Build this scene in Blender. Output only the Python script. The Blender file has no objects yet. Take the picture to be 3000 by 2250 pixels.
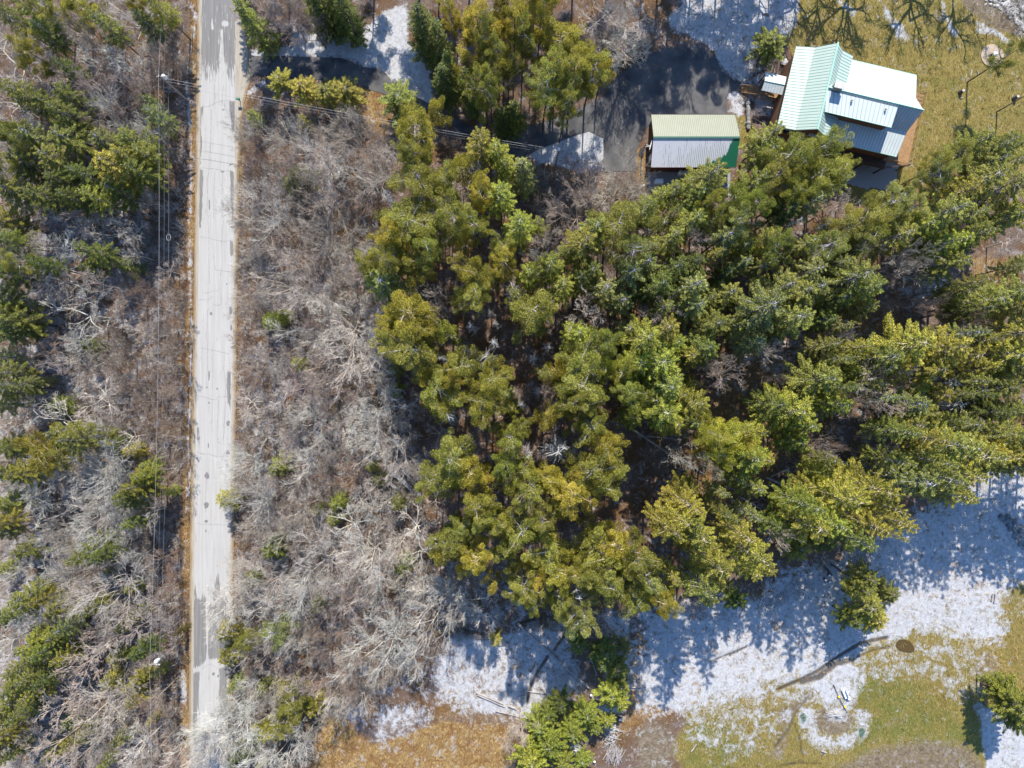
import bpy, math, random
import numpy as np
from mathutils import Vector
# ------------------------------------------------------------------ camera, sky, sun, exposure
scene = bpy.context.scene
COL = scene.collection
CAMH = 110.0
K = CAMH * 36.0 / 24.0 / 3000.0          # metres on the ground per photograph pixel
SUN_EL = 43.0
cam = bpy.data.objects.new("camera", bpy.data.cameras.new("camera"))
cam.data.lens = 24; cam.data.sensor_width = 36; cam.data.clip_end = 2000; cam.data.clip_start = 1
cam.location = (0, 0, CAMH); cam.rotation_euler = (0, 0, 0)
COL.objects.link(cam); scene.camera = cam
world = bpy.data.worlds.new("World"); scene.world = world; world.use_nodes = True
wn = world.node_tree.nodes; wl = world.node_tree.links
sky = wn.new("ShaderNodeTexSky"); sky.sky_type = 'NISHITA'; sky.sun_disc = False
sky.sun_elevation = math.radians(SUN_EL); sky.sun_rotation = math.radians(2.5)
sky.air_density = 1.0; sky.dust_density = 0.1; sky.ozone_density = 8.0
wn["Background"].inputs[1].default_value = 0.135
wl.new(sky.outputs[0], wn["Background"].inputs[0])
sun = bpy.data.objects.new("sun", bpy.data.lights.new("sun", 'SUN'))
sun.data.energy = 4.2; sun.data.angle = math.radians(0.5); sun.data.color = (1.0, 0.94, 0.85)
sun.rotation_euler = (math.radians(-(90 - SUN_EL)), 0, math.radians(-2.5)); sun.location = (0, 60, 90)
COL.objects.link(sun)
scene.view_settings.view_transform = 'Standard'; scene.view_settings.look = 'None'
scene.view_settings.exposure = 0.9; scene.view_settings.gamma = 1.0
scene.cycles.max_bounces = 5; scene.cycles.diffuse_bounces = 3; scene.cycles.transparent_max_bounces = 4

rng = np.random.default_rng(7)
random.seed(7)

def W(px, py, h=0.0):
    f = 1 - h / CAMH
    return np.array([(px - 1500) * K * f, (1125 - py) * K * f, h])

# ------------------------------------------------------------------ helpers
def mesh_np(name, V, F, mats=(), mi=None, attrs=None, smooth=False):
    V = np.asarray(V, dtype=np.float32).reshape(-1, 3)
    me = bpy.data.meshes.new(name)
    me.vertices.add(len(V)); me.vertices.foreach_set("co", V.ravel())
    loops = []; tot = []
    if isinstance(F, np.ndarray): F = [F]
    F = [np.asarray(f, dtype=np.int32) for f in F if len(f)]
    for f in F:
        loops.append(f.ravel()); tot.append(np.full(len(f), f.shape[1], dtype=np.int32))
    loops = np.concatenate(loops); tot = np.concatenate(tot)
    me.loops.add(len(loops)); me.loops.foreach_set("vertex_index", loops)
    me.polygons.add(len(tot))
    me.polygons.foreach_set("loop_start", np.concatenate([[0], np.cumsum(tot)[:-1]]).astype(np.int32))
    me.polygons.foreach_set("loop_total", tot)
    for m in mats: me.materials.append(m)
    if mi is not None: me.polygons.foreach_set("material_index", np.asarray(mi, dtype=np.int32))
    me.polygons.foreach_set("use_smooth", np.full(len(tot), smooth, dtype=bool))
    for k, a in (attrs or {}).items():
        at = me.attributes.new(k, 'FLOAT', 'POINT'); at.data.foreach_set("value", np.asarray(a, dtype=np.float32))
    me.update(calc_edges=True)
    return me

def link(name, me, parent=None):
    o = bpy.data.objects.new(name, me); COL.objects.link(o)
    if parent is not None: o.parent = parent
    return o

def tag(o, label=None, cat=None, group=None, kind=None):
    if label: o["label"] = label
    if cat: o["category"] = cat
    if group: o["group"] = group
    if kind: o["kind"] = kind
    return o

def empty(name, loc, rz=0.0):
    o = bpy.data.objects.new(name, None); COL.objects.link(o)
    o.location = loc; o.rotation_euler = (0, 0, rz); o.empty_display_size = 0.3
    return o

class MB:
    """collects polygons, builds ONE mesh object"""
    def __init__(s): s.v = []; s.f = []
    def poly(s, pts):
        n = len(s.v); s.v += [tuple(map(float, p)) for p in pts]; s.f.append(tuple(range(n, n + len(pts)))); return s
    def hexa(s, b, t):
        n = len(s.v); s.v += [tuple(map(float, p)) for p in list(b) + list(t)]; k = len(b)
        s.f.append(tuple(range(n + k - 1, n - 1, -1))); s.f.append(tuple(range(n + k, n + 2 * k)))
        for i in range(k): j = (i + 1) % k; s.f.append((n + i, n + j, n + k + j, n + k + i))
        return s
    def box(s, c, size, rz=0.0, tilt=None):
        cx, cy, cz = c; x, y, z = [q / 2 for q in size]; co, si = math.cos(rz), math.sin(rz)
        def P(a, b, e): return (cx + a * co - b * si, cy + a * si + b * co, cz + e)
        return s.hexa([P(-x, -y, -z), P(x, -y, -z), P(x, y, -z), P(-x, y, -z)], [P(-x, -y, z), P(x, -y, z), P(x, y, z), P(-x, y, z)])
    def tube(s, pts, rads, n=8, cap=True):
        pts = [Vector(tuple(map(float, p))) for p in pts]; rings = []
        if not hasattr(rads, '__len__'): rads = [rads] * len(pts)
        for i, p in enumerate(pts):
            d = (pts[min(i + 1, len(pts) - 1)] - pts[max(i - 1, 0)]).normalized()
            a = d.orthogonal().normalized() if i == 0 else (pa - d * pa.dot(d)).normalized()
            pa = a; b = d.cross(a); r = rads[i]; st = len(s.v)
            s.v += [tuple(p + (a * math.cos(2 * math.pi * k / n) + b * math.sin(2 * math.pi * k / n)) * r) for k in range(n)]
            rings.append(st)
        for u, w in zip(rings, rings[1:]):
            for k in range(n): j = (k + 1) % n; s.f.append((u + k, u + j, w + j, w + k))
        if cap: s.f.append(tuple(range(rings[0] + n - 1, rings[0] - 1, -1))); s.f.append(tuple(range(rings[-1], rings[-1] + n)))
        return s
    def lathe(s, c, prof, n=20):
        cx, cy, cz = c; rings = []
        for r, z in prof:
            rings.append(len(s.v)); s.v += [(cx + r * math.cos(2 * math.pi * k / n), cy + r * math.sin(2 * math.pi * k / n), cz + z) for k in range(n)]
        for u, w in zip(rings, rings[1:]):
            for k in range(n): j = (k + 1) % n; s.f.append((u + k, u + j, w + j, w + k))
        s.f.append(tuple(range(rings[0] + n - 1, rings[0] - 1, -1))); s.f.append(tuple(range(rings[-1], rings[-1] + n)))
        return s
    def build(s, name, m, parent=None, smooth=False):
        me = bpy.data.meshes.new(name); me.from_pydata(s.v, [], s.f); me.materials.append(m)
        if smooth:
            for p in me.polygons: p.use_smooth = True
        me.update()
        return link(name, me, parent)

# ---- materials
def nodes(name):
    m = bpy.data.materials.new(name); m.use_nodes = True
    nt = m.node_tree; return m, nt, nt.nodes["Principled BSDF"]
def N(nt, t, **kw):
    n = nt.nodes.new(t)
    for k, v in kw.items():
        if k.startswith("i_"): n.inputs[k[2:].replace("_", " ")].default_value = v
        else: setattr(n, k, v)
    return n
def mixc(nt, fac, a, b, bt='MIX'):
    n = nt.nodes.new("ShaderNodeMix"); n.data_type = 'RGBA'; n.blend_type = bt
    for s, v in ((0, fac), (6, a), (7, b)):
        if isinstance(v, bpy.types.NodeSocket): nt.links.new(v, n.inputs[s])
        elif isinstance(v, (tuple, list)): n.inputs[s].default_value = (*v[:3], 1)
        else: n.inputs[s].default_value = v
    return n.outputs[2]
def mth(nt, op, a, b=0.0, clamp=False):
    n = nt.nodes.new("ShaderNodeMath"); n.operation = op; n.use_clamp = clamp
    for s, v in ((0, a), (1, b)):
        if isinstance(v, bpy.types.NodeSocket): nt.links.new(v, n.inputs[s])
        else: n.inputs[s].default_value = v
    return n.outputs[0]
def ramp(nt, src, stops):
    n = nt.nodes.new("ShaderNodeValToRGB"); e = n.color_ramp.elements
    while len(e) < len(stops): e.new(0.5)
    for el, (p, c) in zip(e, stops): el.position = p; el.color = (*c[:3], 1) if isinstance(c, tuple) else (c, c, c, 1)
    nt.links.new(src, n.inputs[0]); return n.outputs[0]
def noise(nt, scale, detail=4, rough=0.6, vec=None, dist=0.0):
    n = nt.nodes.new("ShaderNodeTexNoise"); n.inputs["Scale"].default_value = scale; n.inputs["Detail"].default_value = detail
    n.inputs["Roughness"].default_value = rough; n.inputs["Distortion"].default_value = dist
    if vec is None: vec = obj_vec(nt)
    nt.links.new(vec, n.inputs["Vector"]); return n.outputs[0]
def obj_vec(nt, scale=None, rot=None):
    tc = nt.nodes.new("ShaderNodeTexCoord")
    if scale is None: return tc.outputs["Object"]
    mp = nt.nodes.new("ShaderNodeMapping"); mp.inputs["Scale"].default_value = scale
    if rot: mp.inputs["Rotation"].default_value = rot
    nt.links.new(tc.outputs["Object"], mp.inputs["Vector"]); return mp.outputs[0]
def attr(nt, name):
    a = nt.nodes.new("ShaderNodeAttribute"); a.attribute_name = name; return a.outputs["Fac"]
def bump(nt, bsdf, h, strength=0.5, dist=0.05):
    b = nt.nodes.new("ShaderNodeBump"); b.inputs["Strength"].default_value = strength; b.inputs["Distance"].default_value = dist
    nt.links.new(h, b.inputs["Height"]); nt.links.new(b.outputs[0], bsdf.inputs["Normal"])

def simple(name, c, rough=0.7, var=0.25, scale=3.0, metal=0.0, spec=0.3, bs=0.3):
    m, nt, b = nodes(name); n = noise(nt, scale, 5)
    d = tuple(max(0, x * (1 - var)) for x in c); l = tuple(min(1, x * (1 + var)) for x in c)
    nt.links.new(ramp(nt, n, [(0.3, d), (0.7, l)]), b.inputs["Base Color"])
    b.inputs["Roughness"].default_value = rough; b.inputs["Metallic"].default_value = metal
    b.inputs["Specular IOR Level"].default_value = spec
    if bs: bump(nt, b, noise(nt, scale * 4, 4), bs, 0.02)
    return m

def foliage_mat(name, ca, cb, cc):
    """needles: colour varies leaf to leaf (attribute) and tree to tree (object colour)"""
    m, nt, b = nodes(name); a = attr(nt, "leaf")
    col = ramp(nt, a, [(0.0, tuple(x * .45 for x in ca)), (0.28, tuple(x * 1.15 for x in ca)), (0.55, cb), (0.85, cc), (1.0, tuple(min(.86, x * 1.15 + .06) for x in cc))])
    oi = nt.nodes.new("ShaderNodeObjectInfo")
    col = mixc(nt, 1.0, col, oi.outputs["Color"], 'MULTIPLY')
    nt.links.new(col, b.inputs["Base Color"]); b.inputs["Roughness"].default_value = 0.55
    b.inputs["Specular IOR Level"].default_value = 0.35
    tr = nt.nodes.new("ShaderNodeBsdfTranslucent"); nt.links.new(col, tr.inputs[0])
    mx = nt.nodes.new("ShaderNodeMixShader"); mx.inputs[0].default_value = 0.42
    nt.links.new(b.outputs[0], mx.inputs[1]); nt.links.new(tr.outputs[0], mx.inputs[2])
    nt.links.new(mx.outputs[0], nt.nodes["Material Output"].inputs[0])
    return m

def bark_mat(name, c, c2, sc=2.0):
    m, nt, b = nodes(name); n = noise(nt, sc, 5, 0.7)
    col = ramp(nt, n, [(0.35, c), (0.65, c2)])
    oi = nt.nodes.new("ShaderNodeObjectInfo"); col = mixc(nt, 1.0, col, oi.outputs["Color"], 'MULTIPLY')
    nt.links.new(col, b.inputs["Base Color"]); b.inputs["Roughness"].default_value = 0.85
    b.inputs["Specular IOR Level"].default_value = 0.2
    return m

M = {}
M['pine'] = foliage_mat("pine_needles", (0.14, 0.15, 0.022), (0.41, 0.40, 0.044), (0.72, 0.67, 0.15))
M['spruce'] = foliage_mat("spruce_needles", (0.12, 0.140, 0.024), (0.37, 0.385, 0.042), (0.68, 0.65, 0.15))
M['bark'] = bark_mat("conifer_bark", (0.07, 0.055, 0.045), (0.17, 0.14, 0.12))
M['pale_bark'] = bark_mat("pale_bark", (0.34, 0.31, 0.27), (0.62, 0.59, 0.53), 1.2)
M['twig'] = bark_mat("twig_bark", (0.34, 0.31, 0.28), (0.58, 0.55, 0.50), 0.6)
M['dead'] = bark_mat("dead_wood", (0.34, 0.33, 0.32), (0.62, 0.61, 0.60), 1.0)

# ------------------------------------------------------------------ ground cover masks (real boundaries of snow, lawn, dead grass, mud)
def inpoly(X, Y, P):
    P = np.asarray(P, float); n = len(P); r = np.zeros(X.shape, bool); j = n - 1
    for i in range(n):
        xi, yi = P[i]; xj, yj = P[j]
        if yi != yj: r ^= ((yi > Y) != (yj > Y)) & (X < (xj - xi) * (Y - yi) / (yj - yi) + xi)
        j = i
    return r
def segdist(X, Y, P, closed):
    P = np.asarray(P, float); D = np.full(X.shape, 1e9); n = len(P)
    for i in range(n if closed else n - 1):
        a = P[i]; b = P[(i + 1) % n]; d = b - a; L = max(d @ d, 1e-9)
        t = np.clip(((X - a[0]) * d[0] + (Y - a[1]) * d[1]) / L, 0, 1)
        D = np.minimum(D, np.hypot(X - a[0] - t * d[0], Y - a[1] - t * d[1]))
    return D
def soft(X, Y, P, w=15.0, v=1.0):
    s = segdist(X, Y, P, True) * np.where(inpoly(X, Y, P), 1, -1)
    return v * np.clip(0.5 + s / (2 * w), 0, 1)
def strip(X, Y, P, hw, w=6.0, v=1.0):
    return v * np.clip(0.5 + (hw - segdist(X, Y, P, False)) / (2 * w), 0, 1)
def blob(X, Y, cx, cy, rx, ry, v=1.0, w=0.25):
    d = np.hypot((X - cx) / rx, (Y - cy) / ry); return v * np.clip(0.5 + (1 - d) / (2 * w), 0, 1)

DRIVE = [(690,165),(800,163),(1000,170),(1060,197),(1100,200),(1130,215),(1145,240),(1190,265),(1250,300),(1330,345),(1440,393),(1550,372),(1610,350),(1680,325),(1770,280),(1815,225),(1850,190),(1940,140),(2060,130),(2100,172),(2113,208),(2150,235),(2174,240),(2170,255),(2135,272),(2127,295),(2131,336),(2131,360),(1910,360),(1890,380),(1866,440),(1862,500),(1768,505),(1768,405),(1725,384),(1690,395),(1630,418),(1560,446),(1500,465),(1440,440),(1350,385),(1270,330),(1180,290),(1090,265),(1040,245),(1000,235),(900,232),(800,228),(745,215),(722,262),(700,300),(680,280),(680,180)]
ROAD_L = [(-900,600),(-50,589),(0,588),(750,578.5),(1500,567),(2250,560.5),(3200,550)]
ROAD_R = [(-900,705),(-50,696),(0,696),(80,706),(150,724),(240,723),(298,707),(350,699),(500,692),(750,688),(1500,678),(1990,668),(2250,664),(3200,655)]
def roadx(tab, y): return np.interp(y, [t[0] for t in tab], [t[1] for t in tab])

SNOW = [([(860,95),(1000,92),(1060,95),(1120,30),(1190,10),(1200,130),(1232,165),(1258,215),(1266,280),(1275,315),(1235,295),(1190,262),(1140,228),(1110,200),(1080,198),(1030,180),(1000,168),(870,165),(830,172),(735,165),(735,145),(800,150),(850,130)], 10, 1.2),
 ([(1545,455),(1600,425),(1660,400),(1725,382),(1750,392),(1769,405),(1769,500),(1700,505),(1640,490),(1570,470)], 9, 1.25),
 ([(2030,-60),(2340,-60),(2338,60),(2318,100),(2290,112),(2215,160),(2205,200),(2205,260),(2174,240),(2150,235),(2113,208),(2100,172),(2065,125),(1980,95),(1950,60),(1980,30)], 12, .95),
 ([(2130,275),(2160,262),(2175,290),(2182,330),(2172,355),(2145,320)], 7, .9),
 ([(2175,235),(2245,215),(2225,265),(2290,300),(2270,345),(2215,335),(2210,290),(2185,280)], 8, .9),
 ([(2565,-30),(2590,10),(2640,70),(2662,100),(2655,114),(2625,105),(2600,60)], 6, .8),
 ([(2440,-30),(2480,10),(2510,30),(2500,50),(2470,30)], 6, .7),
 ([(2763,-30),(2775,40),(2812,108),(2798,110),(2773,70),(2758,20)], 5, .8),
 ([(2860,58),(2930,90),(2966,122),(2950,126),(2900,98),(2862,98)], 6, .8),
 ([(2900,-60),(3100,-60),(3100,90),(2990,70),(2930,20)], 14, .55),
 ([(2540,1600),(2600,1555),(2680,1505),(2780,1465),(2850,1420),(2920,1350),(3000,1370),(3300,1380),(3300,1690),(2965,1720),(2945,1780),(2937,1885),(2870,1893),(2800,1870),(2700,1850),(2640,1880),(2560,1885),(2525,1925),(2535,1990),(2505,2025),(2470,2100),(2430,2090),(2400,2060),(2330,2000),(2230,2030),(2130,2065),(2000,2095),(1870,2085),(1850,1980),(1890,1870),(1870,1790),(1990,1765),(2200,1750),(2300,1680),(2440,1640)], 34, 1.0),
 ([(1960,2080),(2130,2050),(2330,1990),(2400,2060),(2330,2110),(2250,2190),(2150,2230),(2020,2180)], 30, .45),
 ([(2520,1880),(2700,1850),(2900,1890),(2930,1960),(2900,2060),(2800,2060),(2700,1990),(2560,2010)], 30, .42),
 ([(2960,1690),(3300,1690),(3300,1800),(2990,1830)], 30, .45),
 ([(2855,2060),(2920,2080),(3000,2130),(3300,2130),(3300,2500),(2905,2500),(2880,2150)], 10, 1.0),
 ([(1290,1900),(1330,1850),(1450,1858),(1550,1830),(1650,1840),(1700,1960),(1720,2010),(1660,2070),(1560,2110),(1480,2110),(1330,2080),(1290,2060),(1260,1990)], 22, .85),
 ([(1080,2110),(1110,2060),(1270,2060),(1270,2110),(1180,2160),(1100,2170)], 18, .65),
 ([(1000,2080),(1060,2060),(1090,2100),(1010,2130)], 12, .6),
 ([(1750,1790),(1870,1790),(1890,1980),(1830,2090),(1780,2160),(1740,2080),(1800,1900)], 22, .6),
 ([(1180,1330),(1260,1320),(1250,1420),(1170,1450),(1090,1400)], 25, .5),
 ([(930,420),(990,420),(1000,600),(980,720),(930,740),(900,560)], 25, .52),
 ([(1150,1650),(1400,1660),(1560,1740),(1560,1850),(1300,1850),(1180,1780)], 30, .45),
 ([(60,1620),(200,1620),(200,1760),(20,1960),(-100,1960),(-100,1700)], 25, .5),
 ([(160,950),(260,950),(330,1130),(170,1250),(120,1180)], 30, .45),
 ([(400,900),(470,900),(480,1150),(430,1200)], 25, .4),
 ([(2130,980),(2340,930),(2360,1020),(2300,1120),(2160,1080)], 30, .5),
 ([(2640,770),(2760,780),(2760,900),(2640,900)], 30, .4),
 ([(-60,1500),(420,1500),(470,2300),(-60,2300)], 60, .40), ([(700,700),(1120,700),(1240,1500),(1260,2060),(700,2060)], 60, .37), ([(-60,500),(440,420),(440,1500),(-60,1500)], 60, .34),
 ([(960,1330),(1010,1330),(1000,1440),(930,1450)], 25, .45)]
SNOW_STRIPS = [([(548,-60),(552,0),(575,55),(545,200),(553,330),(560,480),(555,660),(556,850),(560,1000),(557,1150),(550,1300),(555,1380),(548,1500)], 4.5, .72),
 ([(545,1560),(537,1660),(520,1780),(524,1900)], 5, .5), ([(535,1970),(537,2060)], 9, .85), ([(730,270),(770,240)], 8, .7)]
PAD = [(2500,438),(2636,470),(2634,482),(2629,505),(2624,542),(2610,538),(2603,560),(2550,546),(2546,555),(2501,543),(2420,520),(2420,440)]
PAD2 = [(1898,500),(2140,500),(2140,575),(1900,560)]

def ground_masks(X, Y):
    g = {}
    s = np.full(X.shape, 0.12)
    for P, w, v in SNOW: s = np.maximum(s, soft(X, Y, P, w, v))
    for P, hw, v in SNOW_STRIPS: s = np.maximum(s, strip(X, Y, P, hw, 4, v))
    ring = np.hypot((X - 2445) / 92.0, (Y - 2100) / 88.0)
    rr = np.clip(1 - np.abs(ring - 0.90) / 0.42, 0, 1) * (Y > 2075)
    s = np.maximum(s * np.where((ring < .75) & (Y > 2060) & (Y < 2150), .35, 1), rr)
    s = np.maximum(s, soft(X, Y, [(2430,2010),(2500,1960),(2530,2000),(2500,2060),(2480,2120),(2420,2100),(2400,2050)], 14, .9))
    lawn = soft(X, Y, [(2240,90),(2330,20),(2350,-200),(3400,-200),(3400,520),(2830,500),(2760,520),(2700,600),(2480,600),(2480,440),(2300,120)], 16)
    lawn = np.maximum(lawn, soft(X, Y, [(2130,335),(2190,340),(2215,380),(2200,420),(2150,430)], 8))
    field = soft(X, Y, [(1985,2050),(2300,1900),(2500,1800),(2700,1780),(2900,1780),(2960,1700),(3300,1650),(3300,2600),(1975,2700),(2005,2260),(1960,2190),(2012,2120)], 30)
    lawn = np.maximum(lawn, field)
    green = np.maximum(soft(X, Y, [(2480,2000),(2560,1960),(2640,1990),(2760,2080),(2860,2130),(2870,2200),(2680,2190),(2600,2170),(2500,2180),(2540,2080)], 40, 1),
                       soft(X, Y, [(2010,2120),(2150,2120),(2200,2230),(2100,2400),(2000,2300)], 30, .8))
    green = np.maximum(green, 0.12 * (Y < 620))
    gold = soft(X, Y, [(930,2090),(1010,2110),(1090,2180),(1200,2150),(1290,2110),(1560,2130),(1560,2700),(880,2700),(920,2200)], 18)
    gold = np.maximum(gold, soft(X, Y, [(1040,250),(1110,260),(1150,330),(1130,400),(1060,380),(1000,330)], 12, .85))
    gold = np.maximum(gold, soft(X, Y, [(2780,1900),(2990,1850),(2990,2060),(2880,2060),(2800,1980)], 30, .8))
    gold = np.maximum(gold, soft(X, Y, [(2120,1000),(2420,930),(2650,850),(2700,1150),(2400,1250),(2200,1500),(2000,1560),(1960,1400),(2060,1200)], 40, .55))
    gold = np.maximum(gold, soft(X, Y, [(2830,740),(3000,740),(3000,900),(2860,870)], 30, .7))
    gold = np.maximum(gold, soft(X, Y, [(1860,430),(1895,440),(1895,560),(1850,560),(1860,490)], 5, 1))
    gold = np.maximum(gold, soft(X, Y, [(1780,1830),(1850,1800),(1850,1880),(1790,1900)], 12, .7))
    gold = np.maximum(gold, soft(X, Y, [(1850,1850),(2150,1750),(2450,1620),(2850,1400),(3300,1300),(3300,1750),(2900,1850),(2500,1900),(2250,2050),(1950,2110),(1750,2200),(1750,1950)], 30, .62)); gold = np.maximum(gold, soft(X, Y, [(1280,1900),(1660,1850),(1720,2010),(1560,2150),(1250,2130)], 30, .5))
    L = roadx(ROAD_L, Y); R = roadx(ROAD_R, Y)
    vn = .15 + .75 * smooth_noise(X * K, Y * K, 2.2, 33) + .25 * smooth_noise(X * K, Y * K, .8, 34); v = np.clip(1 - np.abs(X - (L - 20)) / 28, 0, 1) * vn; v2 = np.clip(1 - np.abs(X - (R + 12)) / 22, 0, 1) * vn
    gold = np.maximum(gold, np.maximum(v, v2 * (.9 - .35 * (Y > 600))))
    gold = np.maximum(gold, soft(X, Y, [(2000,2060),(2500,1960),(2900,1900),(3050,1800),(3100,2400),(2000,2400)], 30, .46) * (1 - .8 * green))
    dirt = soft(X, Y, [(2440,2260),(2560,2200),(2700,2170),(2830,2185),(2880,2240),(2880,2400),(2400,2500)], 45)
    dirt = np.maximum(dirt, soft(X, Y, [(1850,2150),(1900,2110),(1960,2130),(1985,2180),(1970,2260),(2010,2400),(1860,2400),(1870,2230)], 36, .85))
    dirt = np.maximum(dirt, soft(X, Y, [(2260,2080),(2390,2000),(2400,2040),(2330,2110),(2300,2230),(2240,2230),(2280,2130)], 30, .7))
    dirt = np.maximum(dirt, blob(X, Y, 2440, 2112, 62, 42, .9))
    dirt = np.maximum(dirt, blob(X, Y, 2625, 2120, 60, 36, .42, .8)); dirt = np.maximum(dirt, blob(X, Y, 2890, 1960, 40, 50, .6))
    dirt = np.maximum(dirt, soft(X, Y, [(2780,-100),(3200,-100),(3200,130),(2990,110),(2900,80),(2820,20)], 14, .8))
    mud = strip(X, Y, [(2080,1940),(2190,1895),(2140,1920)], 3, 2, .8)
    for P, hw, v in [([(2280,2020),(2340,1995),(2400,1965),(2455,1925),(2520,1885),(2600,1868)], 5, .95), ([(2350,1998),(2400,1985),(2450,1945),(2490,1935)], 9, .85),
                     ([(2510,1925),(2560,1905),(2610,1895)], 3, .9), ([(2370,2040),(2330,2090),(2310,2140),(2270,2190)], 4, .6), ([(2325,2110),(2345,2170),(2350,2210)], 3, .7),
                     ([(1230,1830),(1300,1848),(1360,1850),(1415,1860)], 7, .9), ([(1515,1830),(1560,1815),(1600,1810)], 5, .9), ([(1655,1860),(1625,1905)], 5, .9),
                     ([(1605,1925),(1575,1970),(1555,2010),(1545,2060)], 5, .9), ([(2290,2245),(2340,2235),(2400,2240)], 4, .7), ([(535,1600),(520,1900),(522,2250)], 5, .5)]:
        mud = np.maximum(mud, strip(X, Y, P, hw, 3, v))
    pad = np.maximum(soft(X, Y, PAD, 2), soft(X, Y, PAD2, 3))
    s = s * 0.86; s = np.where(s < .15, s * (1 - lawn), s)
    g.update(snow=s, lawn=lawn, green=green, gold=gold, dirt=dirt, mud=mud, pad=pad)
    return g

def smooth_noise(X, Y, scale, seed):
    r = np.random.default_rng(seed); G = r.random((64, 64))
    x = (X / scale) % 64; y = (Y / scale) % 64; xi = x.astype(int); yi = y.astype(int); fx = x - xi; fy = y - yi
    fx = fx * fx * (3 - 2 * fx); fy = fy * fy * (3 - 2 * fy)
    a = G[xi % 64, yi % 64]; b = G[(xi + 1) % 64, yi % 64]; c = G[xi % 64, (yi + 1) % 64]; d = G[(xi + 1) % 64, (yi + 1) % 64]
    return (a * (1 - fx) + b * fx) * (1 - fy) + (c * (1 - fx) + d * fx) * fy

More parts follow.
